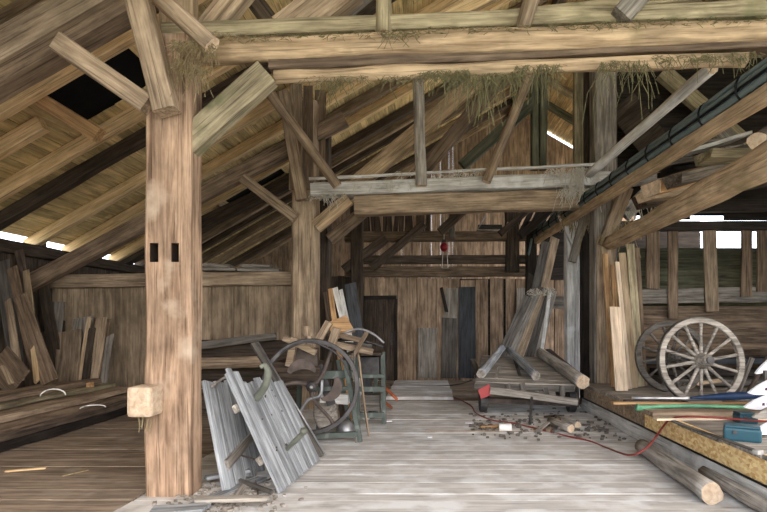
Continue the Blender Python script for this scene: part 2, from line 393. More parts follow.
# back wall of the nave
BY = 12.4
sp = []; xs = [(-1.72,.26),(-1.4,0)]
x = -1.75
while x < .42: w = R.uniform(.18,.28); sp.append((x, 0, 2.44, w)); x += w+.006
for (a, b) in [(.42,.80), (.82,1.16), (1.18,1.48), (1.53,1.84), (1.90,2.12), (2.14,2.4), (2.42,2.75), (2.78,3.05)]: sp.append((a, 0, 2.44-R.uniform(0,.05), b-a))
x = 3.07
while x < 6.5: w = R.uniform(.2,.3); sp.append((x, 0, 2.44, w)); x += w+.006
boards('wall_back', (0, BY, 0), (0,0,1), (1,0,0), sp, .03, 'wallboards')
bm = bmesh.new(); box_bm(bm, (2.3,BY+.06,1.22), (8.2,.02,2.42)); link('wall_back_light_block', bm, 'black_old')['kind'] = 'structure'  # added dark sheet, stops far daylight showing through the board gaps
boards('wall_back_dark_fill', (2.72, BY-.02, 2.4), (1,0,0), (0,0,1), [(.28*i, 0, 3.8, .285) for i in range(5)], .03, 'black_old')  # added black boards, hide the bright gable so this corner reads dark
boards('wall_back_left', (-6.5, 12.45, 0), (0,0,1), (1,0,0), row(0, 4.7, .25, .006, 0, 2.5), .03, 'darkbrown')
# door in back wall
d = empty('door_1', (-1.1, BY-.06, 0), 'low dark plank door in the far left corner of the plank wall', 'door'); d['kind'] = 'structure'; del d['label']; del d['category']
boards('door_leaf', (-1.47, BY-.05, .02), (0,0,1), (1,0,0), [(0,0,1.92,.24), (.245,0,1.92,.22), (.47,0,1.92,.24)], .035, 'darkbrown', kind=None, parent=d)
member('door_frame', Vector((-1.53,BY-.06,1.98)), Vector((-.70,BY-.06,1.98)), .09, .07, 'black_old', parent=d)
for x in (-1.51, -.72): member('door_jamb', Vector((x,BY-.06,0)), Vector((x,BY-.06,1.95)), .07, .07, 'black_old', parent=d)
boxo('door_latch', (-.82,BY-.09,1.0), (.05,.03,.28), 'iron', d)
# frame 3 beams
fm('tie_beam', 345, 237, 533, 236, 12.0, 9.5, .22, 'brown', 'dark cross beam high before the far pale slatted gable', 'beam')
fm('cross_beam', 358, 260, 540, 259.5, 12.15, 8.5, .2, 'darkbrown', 'upper of two dark beams just above the far plank wall', 'beam')
fm('cross_beam', 345, 272, 545, 271.5, 12.2, 10, .2, 'brown', 'lower and thicker of two dark beams capping the far plank wall', 'beam')
fm('cross_beam', 545, 302, 572, 302, 11.5, 13, .18, 'grey', 'short grey rough beam beside the leaning boards, right of the cart', 'beam')
fm('post', 357, 380, 357, 205, 11.6, 12, .26, 'darkbrown', 'dark post left of the far door', 'post')
fm('post', 512, 272, 512, 205, 12.0, 13, .24, 'darkbrown', 'short dark post right of the pale far slats', 'post')
fm('post', 531, 380, 531, 222, 11.9, 10, .24, 'black_old', 'black post behind the boards leaning over the cart', 'post')
fm('brace', 372, 268, 424, 224, 11.8, 8, .16, 'darkbrown', 'dark brace rising right across the far slats by the hanging red lamp', 'brace')
fm('brace', 344, 270, 386, 238, 11.6, 9, .16, 'darkbrown', 'dark brace meeting the post left of the far door', 'brace')
fm('brace', 440, 232, 475, 200, 10.8, 8, .16, 'darkbrown', 'dark brace under the long pale beam, right of the red lamp', 'brace')
fm('brace', 520, 236, 556, 205, 10.6, 8, .16, 'black_old', 'black brace below the pale beam near the cable run', 'brace')
fm('brace', 500, 234, 530, 208, 11.2, 7, .16, 'darkbrown', 'dark brace between the hanging rack and the pale beam', 'brace')
fm('strut', 452, 238, 452, 200, 11.0, 6, .12, 'darkgrey', 'short grey upright under the long pale beam', 'strut')
# loose patch boards on the back wall
for i, (x0, x1, ty, by, mt, lb) in enumerate([
    (418,437,328,378,'grey','short pale grey board propped low against the far wall'),
    (441,456,318,378,'darkgrey','grey board with broken top against the far wall, left of the slate one'),
    (458,474.5,287,378,'slate','dark slate-blue board standing against the far wall'),
    (516,525,288,372,'grey','narrow pale board at the right end of the far wall'),
    (444,457,288,340,'grey','grey board beside the top of the slate-blue one')]):
    fm('board', (x0+x1)/2, by, (x0+x1)/2+ (1 if i else 0), ty, BY-.16+.03*i, x1-x0, .03, mt, lb, 'board', uneven=.03)
member('board', P(441,288,12.2), P(447,312,12.2), .07, .03, 'black_old', 'black splintered strip in the crack of the far wall', 'board', uneven=.05)

# right wing end wall
RY = 8.9
boards('wall_right_back', (2.95, RY, .42), (1,0,0), (0,0,1), [(0,0,3.65,.455), (.445,.0,3.65,.435), (.87,0,3.65,.38)], .035, 'brown')
fm('cross_beam', 636, 296.5, 800, 294, RY-.1, 15, .06, 'grey', 'weathered rail across the slatted wall above the cart wheels', 'rail', cut=None)
boards('wall_siding', (2.95, 9.35, 1.62), (1,0,0), (0,0,1), [(0,0,3.65,.38), (.37,0,3.65,.38), (.74,0,3.65,.37)], .03, 'greenish')
for i, (x0, x1, ty, by, lb) in enumerate([(646,659,226,289,'leftmost upright slat above the cart wheels'), (668,678,222,318,'long upright slat left of the middle above the cart wheels'),
        (704,717,224,311,'crooked upright slat directly above the large cart wheel'), (741,752,224,296,'upright slat near the right edge, above the rail'), (757,770,224,292,'rightmost upright slat above the rail at the frame edge')]):
    fm('slat', (x0+x1)/2+(1.5 if i == 2 else 0), by, (x0+x1)/2-(1.5 if i == 2 else 0), ty, RY-.17, x1-x0, .04, 'brown' if i != 2 else 'tan_old', lb, 'slat', 'upright slats of the right wall', uneven=.02)
boards('wall_right_upper', (3.1, 9.4, 3.32), (1,0,0), (0,0,1), [(0.3*i, 0, 3.5, .295) for i in range(13)], .03, 'black_old')
fm('cross_beam', 625, 227, 790, 226, 8.75, 9, .16, 'black_old', 'lower dark beam over the bright gap above the slats', 'beam')
fm('cross_beam', 650, 208, 800, 206, 8.75, 10, .16, 'black_old', 'upper dark beam over the bright gap above the slats', 'beam')
fm('brace', 662, 72, 752, 150, 8.9, 15, .14, 'mossy', 'light brace slanting down right behind the cable beam', 'brace')
fm('brace', 712, 122, 745, 160, 8.6, 16, .12, 'grey', 'grey brace ending on the slab pile at right', 'brace')
fm('panel', 630, 140, 655, 120, 8.9, 70, .03, 'darkbrown', 'brown board panel between the pale post and the cable beam', 'panel')

fm('board', 640, 215.5, 690, 215.5, 9.0, 8, .03, 'black_old', 'dark board closing the left of the slit above the slats', 'board')
fm('board', 724, 216, 800, 216, 9.0, 9, .03, 'black_old', 'dark board closing the right of the slit above the slats', 'board')
# ------------------------------------------------------------------ FRAME 1
Y1 = 4.16
# big post with two mortises cut in
bm = bmesh.new(); L = 3.72
m, _ = frame(Vector((-2.075, Y1+.125, -.01)), Vector((-2.075, Y1+.125, L)), (0,-1,0))
beam_bm(bm, L, .37, .25, .025, .009, seed=3)
post = link('post', bm, ['post_warm','mortise_shade'], None, m)
tag(post, 'massive warm-coloured timber post nearest the camera, with two mortise slots', 'post')
cb = bmesh.new()
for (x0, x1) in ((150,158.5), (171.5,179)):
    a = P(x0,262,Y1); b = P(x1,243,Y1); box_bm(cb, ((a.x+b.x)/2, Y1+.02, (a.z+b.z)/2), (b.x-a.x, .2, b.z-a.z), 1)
cut = link('cutter', cb, ['post_warm','mortise_shade']); md = post.modifiers.new('b', 'BOOLEAN'); md.object = cut; md.operation = 'DIFFERENCE'; md.solver = 'EXACT'
bpy.context.view_layer.update()
dg = bpy.context.evaluated_depsgraph_get(); nm = bpy.data.meshes.new_from_object(post.evaluated_get(dg)); post.modifiers.clear(); post.data = nm
bpy.data.objects.remove(cut)
# block fixed on the post
b = empty('wooden_block', P(145,401,4.1), 'pale rounded wooden block sticking out low on the big front post', 'block')
boxo('block_body', P(145.5,400.5,4.06), (.19,.2,.235), 'cutwood', b, .03)
bm = bmesh.new()
for i in range(14):
    x = P(137+R.random()*14, 413, 4.05+R.random()*.15); tube_bm(bm, [x, x+Vector((R.uniform(-.02,.02),0,-.05-R.random()*.05)), x+Vector((R.uniform(-.03,.03),0,-.08-R.random()*.09))], .003, 4)
h = link('straw', bm, 'hay', b); h['kind'] = 'stuff'
fm('roof_strut', -60, 116, 150, -5, 4.42, 22, .24, 'brown', 'weathered underbeam of the doubled roof strut at top left', 'beam')
fm('roof_strut', -60, 90, 190, -54, 4.34, 29, .26, 'tan_old', 'broad pale beam of the doubled roof strut at top left', 'beam')
fm('brace', 60, 44, 150, 106, 4.12, 20, .14, 'tan_old', 'pale brace from the big front post up left to the doubled strut', 'brace')
fm('brace', 134, -20, 167, 112, 4.05, 23, .15, 'tan_old', 'steep pale brace in front of the top of the big post', 'brace')
fm('brace', 186, 146, 268, 74, 4.28, 26, .15, 'mossy', 'broad mossy brace from the big post to the hay-hung tie beam', 'brace')
log('pole', P(158,-4,3.98), P(212,46,3.98), .06, .065, 'tan_old', 'thin round pole slanting over the top of the big post', 'pole')
fm('brace', 245, -12, 207, 34, 4.6, 22, .16, 'tan_old', 'wide pale strut above the left end of the tie beam', 'brace')
fm('brace', 246, -10, 278, 32, 4.9, 17, .16, 'darkbrown', 'dark strut above the tie beam leaning left', 'brace')
fm('brace', 352, -16, 285, 36, 4.5, 34, .2, 'tan_old', 'very broad pale strut rising right above the tie beam', 'brace')
fm('brace', 385, -24, 318, 32, 4.9, 14, .16, 'grey', 'grey strut beside the very broad pale one above the tie beam', 'brace')
log('post', P(384,-30,4.3), P(384,34,4.3), .062, .062, 'mossy', 'short round post standing on the tie beam, left of its middle', 'post')
log('post', P(541,-30,4.25), P(523,30,4.25), .07, .062, 'tan_old', 'leaning bark-covered round post on the middle of the tie beam', 'post')
fm('brace', 655, -22, 620, 18, 4.25, 21, .14, 'grey', 'dark knotted grey brace on the right half of the tie beam', 'brace')
fm('beam', 432, 27, 700, -2, 4.75, 10, .14, 'mossy', 'slim beam rising slightly right above the tie beam', 'beam')
fm('brace', 425, 28, 520, -18, 5.0, 12, .1, 'pine', 'yellow sawn strut rising right above the middle of the tie beam', 'brace')
fm('brace', 640, -12, 700, 22, 5.1, 14, .12, 'mossy', 'mossy strut leaning left above the right half of the tie beam', 'brace')
fm('post', 180, 110, 178, -30, 4.5, 34, .16, 'pine_tan', 'pinkish upper post behind the round pole at top left', 'post')
# tie beam: three stacked members
fm('tie_beam', 168, 37, 815, 12, 4.40, 15, .22, 'mossy', 'flat greenish plate on the top of the front tie beam', 'beam')
SEED[0] += 1
log('tie_beam', P(185,53,4.26), P(815,31.5,4.26), .1, .105, 'tie_tan', 'long rounded warm tie beam crossing the whole view near the camera', 'beam', rough=.015)
fm('tie_beam', 272, 68.5, 815, 45, 4.32, 11, .2, 'brown', 'flat brown plank beam just under the rounded tie beam', 'beam')
log('tie_beam', P(275,77,4.28), P(745,59,4.28), .05, .062, 'tie_tan', 'thin lowest pole of the front tie beam, hung with hay', 'beam', rough=.015)

# ------------------------------------------------------------------ FRAME 2
Y2 = 8.3
member('post', Vector((-1.955, Y2+.18, 0)), Vector((-1.955, Y2+.18, 4.95)), .39, .36, 'tan_old', 'thick tan post behind the rusty flywheel machine', 'post')
member('post', Vector((-1.84, 9.3, 0)), Vector((-1.84, 9.3, 4.95)), .26, .26, 'darkbrown', 'dark post showing just right of the thick tan post', 'post')
for i, (x, t, w) in enumerate([(296,84,13), (308,86,10), (320,90,11)]):
    fm('board', x, 190, x, t, Y2-.03+.3*(i == 2), w, .03, ['tan_old','brown','brown'][i], ['left wide board nailed to the top of the thick tan post','middle board nailed to the top of the thick tan post','right board beside the top of the thick tan post'][i], 'board')
fm('roof_strut', 16, 291, 345, 119, 8.55, 15, .2, 'brown', 'long brown roof strut from the left wall foot to the thick tan post', 'beam')
fm('roof_strut', 96, 273, 300, 178, 11.2, 12, .2, 'darkbrown', 'second long dark roof strut behind the first, over the partition', 'beam')
fm('brace', 243, 178, 296, 218, 8.25, 10.5, .12, 'tan_old', 'thin brace rising left from the thick tan post to the roof', 'brace')
fm('brace', 283, 92, 302, 200, 8.2, 11, .12, 'tan_old', 'steep pale brace on the face of the thick tan post', 'brace')
log('pole', P(266,88,7.6), P(338,186,7.9), .072, .072, 'tan_old', 'straight round pole slanting down to the end of the pale beam', 'pole')
fm('brace', 316, 227, 349, 199, 8.3, 13, .12, 'tie_tan', 'short pale brace from the thick tan post to the pale beam', 'brace')
fm('brace', 340, 198, 484, 76, 8.62, 16, .14, 'tie_tan', 'long pale diagonal brace crossing behind the pale beam up to the hay', 'brace')
fm('brace', 398, 200, 500, 80, 8.85, 13, .14, 'brown', 'second brown diagonal brace parallel to the long pale one', 'brace')
fm('brace', 462, 166, 540, 96, 9.0, 11, .14, 'greenish', 'dark green brace rising to the twin green posts', 'brace')
fm('brace', 330, 240, 374, 203, 8.9, 12, .14, 'brown', 'dark short brace below the left end of the pale beam', 'brace')
fm('tie_beam', 312, 191, 690, 176.5, 8.38, 13, .24, 'whitish', 'upper pale cross beam of the second frame, daylight painted into its colour', 'beam')  # white tone stands for daylight falling in from the right
fm('tie_beam', 355, 206, 602, 199, 8.46, 19, .26, 'tan_old', 'lower thick cross beam under the pale one', 'beam')
log('rail', P(309,179,8.22), P(598,164,8.22), .024, .024, 'whitish', 'thin round rail running along just above the pale beam', 'rail')
log('pole', P(418,80,8.2), P(421,186,8.2), .088, .088, 'logbark', 'upright round pole standing on the pale beam', 'pole')
log('pole', P(531,72,8.1), P(486,182,8.1), .075, .07, 'tan_old', 'slanting round pole leaning right up from the pale beam', 'pole')
fm('post', 534.5, 170, 534.5, 70, 9.0, 7, .14, 'greenish', 'left of the twin dark green posts above the pale beam', 'post')
fm('post', 543, 170, 543, 70, 8.95, 6.5, .14, 'greenish', 'right of the twin dark green posts above the pale beam', 'post')
fm('post', 578, 170, 578, 60, 8.8, 9, .14, 'mossy', 'slim mossy upright left of the tall pale grey post', 'post')
fm('post', 587, 175, 587, 60, 8.9, 12, .16, 'darkbrown', 'brown upright between the mossy one and the pale grey post', 'post')
member('post', Vector((2.885, Y2+.17, 0)), Vector((2.885, Y2+.17, 5.6)), .36, .32, 'grey', 'tall pale grey post by the corner of the raised platform', 'post')
member('post', Vector((2.72, 9.7, 0)), Vector((2.72, 9.7, 3.3)), .24, .22, 'whitish', 'whitish post behind the cart logs, light on it painted in, forked hay on top', 'post')  # its lit front is put into the wood colour
fm('post', 588.5, 400, 588.5, 230, 9.4, 15, .2, 'black_old', 'black post between the whitish post and the tall pale grey one', 'post')
fm('brace', 604, 246, 626, 188, 8.2, 13, .14, 'tan_old', 'short pinkish brace on the tall grey post under the cable beam', 'brace')
fm('brace', 578, 250, 562, 214, 9.5, 9, .1, 'whitish', 'pale fork arm at the top of the whitish post', 'brace')
fm('brace', 572, 262, 590, 196, 9.3, 7, .1, 'grey', 'steep grey prop right of the fork at the whitish post', 'brace')
fm('brace', 624, 216, 664, 176, 8.5, 13, .12, 'whitish', 'brace with daylight painted in white, right of the tall pale grey post', 'brace')  # bright light on this brace is painted as white wood
fm('post', 664, 215, 664, 165, 8.55, 11, .12, 'whitish', 'short upright with daylight painted in white, behind the slab pile', 'post')  # white colour imitates strong light on the upright
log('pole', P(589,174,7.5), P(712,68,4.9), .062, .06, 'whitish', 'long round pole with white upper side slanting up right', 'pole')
# near second-frame continuation beams
log('beam', P(610,243,8.0), Vector((2.66, 3.7, 2.66)), .11, .145, 'tie_tan', 'rough grey-brown log beam carrying the slab pile at right', 'beam', rough=.02)
# cable beam
member('purlin', Vector((2.56, 3.3, 3.10)), Vector((2.50, 12.3, 3.25)), .11, .12, 'tie_tan', 'long receding beam carrying the bundle of grey conduits', 'beam', hint=(0,0,1))
def cp(t, dx, dz): # along the cable beam
    return Vector((2.56-.06*t+dx, 3.3+9.0*t, 3.10+.15*t+dz))
ca = empty('conduit_bundle', cp(0,-.13,.08), 'bundle of grey conduits with black ties on the receding beam', 'cables')
for i, (dx, dz, r) in enumerate([(-.05,.093,.032), (-.055,.158,.032), (-.045,.215,.024), (-.085,.125,.011), (.02,.09,.03)]):
    pts = [cp(t/24, dx, dz+.006*math.sin(t*1.3+i*2)) for t in range(25)]
    tube('conduit', pts, r, 'conduit' if i % 4 != 3 else 'tie_black', parent=ca)
for i in range(15):
    t = .03+.062*i
    pts = [cp(t,-.062,.05), cp(t,-.092,.09), cp(t,-.098,.16), cp(t,-.078,.22), cp(t,-.045,.246), cp(t, .02,.20), cp(t,.06,.1), cp(t,.06,.05)]
    tube('cable_tie', pts, .009, 'tie_black', parent=ca, n=6)
tube('cable_drop', smooth_path([cp(.93,-.13,.03), cp(.94,-.16,-.2), cp(.95,-.18,-.45), cp(.95,-.12,-.6)]), .025, 'conduit', parent=ca)

# dark loft boarding behind the second frame
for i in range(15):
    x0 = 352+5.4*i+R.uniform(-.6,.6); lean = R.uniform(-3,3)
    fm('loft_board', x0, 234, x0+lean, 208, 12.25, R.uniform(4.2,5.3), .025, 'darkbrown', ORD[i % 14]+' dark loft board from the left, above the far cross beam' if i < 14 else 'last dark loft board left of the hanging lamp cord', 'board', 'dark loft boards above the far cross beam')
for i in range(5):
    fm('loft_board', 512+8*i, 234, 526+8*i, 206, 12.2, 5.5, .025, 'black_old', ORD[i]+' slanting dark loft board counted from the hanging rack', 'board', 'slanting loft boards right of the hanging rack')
# red lamp, hanging rack
lp = empty('hanging_lamp', P(443,247,11.2), 'small dark red lamp hanging on a cord before the far slats', 'lamp')
bm = bmesh.new(); bmesh.ops.create_uvsphere(bm, u_segments=14, v_segments=10, radius=.085, matrix=Matrix.Translation(P(444,247,11.2)) @ Matrix.Diagonal((1,1,1.2,1))); link('lamp_globe', bm, 'lampred', lp, smooth=True)
tube('cord', [P(444,242,11.2), P(444,205,11.2)], .008, 'web', parent=lp); boxo('lamp_cap', P(444,241,11.2), (.09,.09,.06), 'iron', lp)
tube('lamp_wire', [P(443,252,11.2), P(442,268,11.2), P(448,268,11.2), P(447,252,11.2)], .008, 'web', parent=lp)
rk = empty('hanging_rack', P(490,226,11.3), 'dark slatted rack with light edge hanging under the pale beam', 'rack')
boxo('rack_panel', P(490,227,11.3), (.52,.04,.10), 'slate', rk); tube('rack_rim', [P(477,230.5,11.25), P(504,230.5,11.25), P(508,222,11.25)], .014, 'iron_light', parent=rk); tube('rack_hook', [P(477,230.5,11.25), P(486,215,11.25)], .012, 'iron_light', parent=rk)

# ------------------------------------------------------------------ hay hanging from beams
def hay(name, label, spans, mat, r=.0024, parent=None):
    bm = bmesh.new()
    for (x0, y0, x1, y1, Y, n, lmin, lmax) in spans:
        for i in range(n):
            t = R.random(); k = R.random(); p = P(x0+(x1-x0)*t, y0+(y1-y0)*t + R.uniform(-3,3), Y+R.uniform(-.06,.06))
            L = (lmin+(lmax-lmin)*(R.random()**3))*(.35+1.1*max(0, noise.noise(Vector(((x0+(x1-x0)*t)*.09, Y, 3)))+.45)); d = Vector((R.uniform(-.5,.5), R.uniform(-.5,.3), -1)).normalized()
            q = p+d*L*.5+Vector((R.uniform(-.04,.04),R.uniform(-.02,.02),0)); e = q+Vector((R.uniform(-.05,.05)+d.x*L*.2, R.uniform(-.03,.03), -L*.5))
            tube_bm(bm, [p, q, e], r*R.uniform(.7,1.4)*Y/4.2, 3)
    o = link(name, bm, mat); tag(o, label, 'hay', kind='stuff'); return o
hay('hanging_hay', 'tangled dry straw clinging round the head of the big front post', [(170,42,212,44,4.0,260,.05,.28), (175,60,208,70,4.02,160,.05,.3), (208,34,260,38,4.15,70,.02,.08)], 'hay')
hay('hanging_hay', 'dry straw tufts hanging under the front tie beam', [(240,38,770,18,4.14,420,.01,.05), (300,79,420,76,4.2,110,.03,.22), (420,74,470,72,4.2,190,.04,.22), (452,78,520,74,4.2,260,.06,.42), (515,68,560,66,4.2,130,.04,.3), (600,64,650,62,4.2,120,.05,.4), (650,58,760,54,4.2,200,.04,.2), (380,34,420,34,4.15,60,.04,.14), (330,80,350,80,4.2,20,.1,.35)], 'hay_green')
hay('hanging_hay', 'pale cobweb-like tufts draped over the pale beam', [(545,172,600,168,8.2,180,.05,.3), (573,170,583,170,8.2,120,.1,.75), (560,190,600,190,8.25,140,.05,.3), (450,172,480,172,8.2,60,.05,.15), (310,196,345,194,8.2,60,.05,.25), (395,170,470,180,8.2,40,.03,.1), (625,205,660,200,8.35,60,.1,.5), (345,185,420,182,8.25,60,.05,.2)], 'web')
hay('hanging_hay', 'pale wisps hanging on the fork of the whitish post', [(560,215,600,215,9.3,120,.1,.6), (598,235,640,215,8.0,60,.1,.5)], 'hay')

# ------------------------------------------------------------------ left lumber pile
n = 0
lum = [ # (x centre, z centre, width, thick, y0, y1, mat, label)
 (-4.72,.06,.40,.11,2.8,8.1,'black_old','dark bearer plank at the foot of the lumber pile'),
 (-5.2,.06,.45,.11,2.8,8.0,'darkbrown','bottom inner plank of the lumber pile'),
 (-4.68,.17,.38,.08,2.8,8.15,'darkbrown','low dark edge plank of the lumber pile by the floor'),
 (-4.72,.265,.42,.09,2.8,8.1,'brown','thick rough-edged slab in the middle of the lumber pile'),
 (-5.22,.24,.5,.12,2.8,8.0,'brown','middle inner plank of the lumber pile'),
 (-4.76,.352,.40,.07,2.8,8.2,'tan_old','light-edged upper plank of the lumber pile'),
 (-5.25,.36,.45,.09,2.8,8.0,'brown','upper inner plank of the lumber pile'),
 (-4.95,.43,.30,.06,2.8,8.05,'mossy','long olive plank lying second from the top of the pile'),
 (-5.35,.47,.32,.09,2.8,7.7,'tan_old','long tan plank on the inner top of the pile'),
 (-5.02,.50,.13,.08,2.8,7.9,'brown','narrow squared beam topping the lumber pile'),
]
for (x, z, w, t, a, b_, mt, lb) in lum:
    member('plank', Vector((x,a,z)), Vector((x+R.uniform(-.02,.02),b_,z)), w, t, mt, lb, 'plank', 'long planks stacked on the floor at left', hint=(0,0,1), rough=.018, uneven=.05)
fm('plank', 37, 391, 92, 385, 7.6, 5, .1, 'orange_old', 'short plank with bright orange end lying at the back of the pile', 'plank', 'long planks stacked on the floor at left')
for i, (px, py, Y, w) in enumerate([(53,396,5.2,8), (93,408,5.3,8)]):
    c = P(px,py,Y); pts = [c+Vector((math.cos(a)*.085*(1 if i == 0 else 1.1), .06*math.cos(a), math.sin(a)*(.07 if i == 0 else .03))) for a in [PI*k/10 for k in range(11)]]
    tube('strap', pts, .006, 'whitish', ['arched pale strap on top of the lumber pile','pale bent strap on the edge of the lumber pile'][i], 'strap')
member('stick', G(5,471,.01), G(46,468,.01), .03, .012, 'pine', 'bright yellow wood splinter lying on the left floor', 'stick', hint=(0,0,1))
member('stick', G(62,476,.01), G(88,470,.01), .02, .01, 'hay', 'thin straw-coloured stick on the left floor', 'stick', hint=(0,0,1))

# boards leaning, far left
ll = [ # bottom x,y, top x,y, Y, width px, mat, label
 (20,392,2,262,7.55,16,'darkgrey','tall dark grey board leaning at the left picture edge'),
 (40,386,12,268,7.5,11,'brown','tall brown board leaning beside the dark grey one'),
 (46,385,19,250,7.75,8,'darkbrown','tallest thin dark board leaning in the left corner'),
 (22,392,8,300,7.35,7,'tan_old','slim tan lath leaning before the dark grey board'),
 (52,388,20,296,7.3,16,'brown','wide short brown board leaning in front in the left corner'),
 (39,388,26,270,7.7,7,'pine_tan','bright tan lath standing behind the corner boards'),
 (38,390,30,322,7.25,5,'pine','short yellow strip before the corner boards'),
 (60,385,42,275,8.4,12,'darkbrown','dark wide board standing against the partition corner'),
 (28,396,-2,358,6.7,34,'brown','broad low panel leaning at the left picture edge'),
 (16,396,4,366,6.6,5,'tan_old','thin lath on the broad low panel at the left edge'),
 (44,384,43,332,8.5,6,'brown','short upright board left of the pale leaning slabs'),
 (50,384,59,302,8.5,12,'grey','grey slab with rounded top leaning on the partition'),
 (66,384,70,332,8.3,26,'tan_old','widest tan slab leaning on the partition'),
 (76,384,84,318,8.55,22,'grey','square-topped grey board behind the widest tan slab'),
 (80,383,89,318,8.35,4,'pine_tan','thin bright-edged strip between the leaning slabs'),
 (85,383,92,328,8.3,8,'darkbrown','dark board leaning right of the widest tan slab'),
 (93,382,102,318,8.4,11,'tan_old','medium pale slab leaning on the partition'),
 (100,382,108,318,8.45,5,'brown','narrow brown strip right of the medium pale slab'),
 (104,382,110,335,8.35,7,'grey','last short grey slab at the right of the leaning row'),
 (56,384,62,320,8.6,7,'darkbrown','dark strip wedged behind the grey rounded slab'),
]
for (bx, by, tx, ty, Y, w, mt, lb) in ll:
    b0 = P(bx,by,Y); b0.z = .01 if Y > 7.9 else b0.z
    t0 = P(tx,ty,Y+.28)
    # carry the board down to the floor along its own line
    dd = (t0-P(bx,by,Y)); s0 = (P(bx,by,Y).z-.01)/dd.z; b0 = P(bx,by,Y)-dd*s0
    if Y < 8.15: b0 = P(bx,by,Y)-dd*((P(bx,by,Y).z-(.56 if Y > 7 else .60))/dd.z)
    member('board', b0, t0, w/F*Y, .03, mt, lb, 'board', 'boards leaning in the left corner', uneven=.06, rough=.012, taper=.92)

# low manger wall behind the debris
mg = empty('manger', (-2.9, 8.0, 0), 'low dark timber manger wall behind the grey debris', 'manger')
member('rail', P(192,346.5,7.9), P(277,336,7.9), .11, .06, 'darkgrey', parent=mg, uneven=.05)
log('rail_log', P(192,364,7.8), P(262,361,7.8), .09, .085, 'tan_old', parent=mg)
boards('manger_boards', (-3.6, 8.1, 0), (1,0,0), (0,0,1), [(0,0,1.6,.36), (.37,0,1.6,.38), (.76,0,1.6,.36)], .04, 'darkbrown', kind=None, parent=mg)

# ------------------------------------------------------------------ grey debris: panels
def panel_frame(name, B1, B2, T1, label, cat):
    e = empty(name, B1, label, cat); return e
def ribbed_panel():
    B1 = G(279,496,.0)+Vector((0,0,.02)); B2 = G(319,462,.0)+Vector((0,0,.02)); T1 = P(225,374,4.35); u = T1-B1; b = B2-B1
    e = empty('ribbed_panel', B1, 'grey ribbed wooden panel with two curved handles leaning before the flywheel', 'panel')
    x = u.normalized(); y = (b-x*b.dot(x)).normalized(); z = x.cross(y)
    m = Matrix((x,y,z)).transposed().to_4x4(); m.translation = B1
    W = b.length; Lu = u.length; bm = bmesh.new(); seeds = []
    nb = 9
    for i in range(nb):
        w = W/nb; n0 = len(bm.verts)
        sh = b.dot(x)*(i+.5)/nb
        top = Lu*(1.0 if i < 2 else .93-.012*i+R.uniform(-.03,.03))
        beam_bm(bm, top, w-.012, .028, .008, .003, off=(sh, w*(i+.5), 0), seed=40+i, uneven=.02); seeds += [R.random()]*(len(bm.verts)-n0)
    me = bpy.data.meshes.new('panel_boards'); bmesh.ops.recalc_face_normals(bm, faces=bm.faces); bm.to_mesh(me); bm.free()
    a = me.attributes.new('bseed','FLOAT','POINT'); a.data.foreach_set('value', seeds); me.materials.append(M['bluegrey'])
    o = bpy.data.objects.new('panel_boards', me); C.objects.link(o); o.matrix_world = m; o.parent = e; o.matrix_parent_inverse = e.matrix_world.inverted()
    nrm = z if z.x > 0 or z.y < 0 else -z
    if nrm.dot(Vector((0,0,H))-B1-u*.5+Vector((0,0,0))) < 0: nrm = -nrm
    def q(s, t, h): return B1+u*s+b*t+nrm*h
    member('batten', q(.28,-.02,-.035), q(.28,1.0,-.035), .07, .03, 'grey', parent=e, hint=nrm)
    member('batten', q(.72,-.02,-.035), q(.72,1.0,-.035), .07, .03, 'grey', parent=e, hint=nrm)
    member('edge_rail', q(-.0,.03,.028), q(1.03,.03,.028), .06, .03, 'bluegrey', parent=e, hint=nrm)
    tube('handle', smooth_path([P(243,409,4.74), P(255,400,4.62), P(265,386,4.55), P(268,373,4.5), P(265,366,4.47), P(260,367,4.45)], 6), [.034]*13+[.032]*7+[.027]*6+[.02]*5, 'pale_green', parent=e, n=10)
    tube('handle', smooth_path([P(278,458,4.76), P(290,446,4.62), P(302,434,4.5), P(304,430,4.47)], 6), [.020]*7+[.024]*7+[.032]*5, 'pale_green', parent=e, n=10)
    for i in range(22):
        c = q([.28,.30,.55,.72,.74][i % 5]+R.uniform(-.02,.02), .06+.2*(i//5)+R.uniform(-.03,.03), .014); bm = bmesh.new(); bmesh.ops.create_uvsphere(bm, u_segments=6, v_segments=4, radius=.010, matrix=Matrix.Translation(c))
        link('nail', bm, 'rust', e)
    return e
ribbed_panel()
member('board', G(321,456,.03), P(254,343,5.65), .085, .03, 'darkgrey', 'long dark sled runner-like board leaning beside the ribbed panel', 'board', hint=(1,-.9,.4))
tube('iron_rim', [G(325,454,.06), P(258,342,5.62)], .008, 'iron_light', 'light iron strip along the dark leaning board', 'strip')
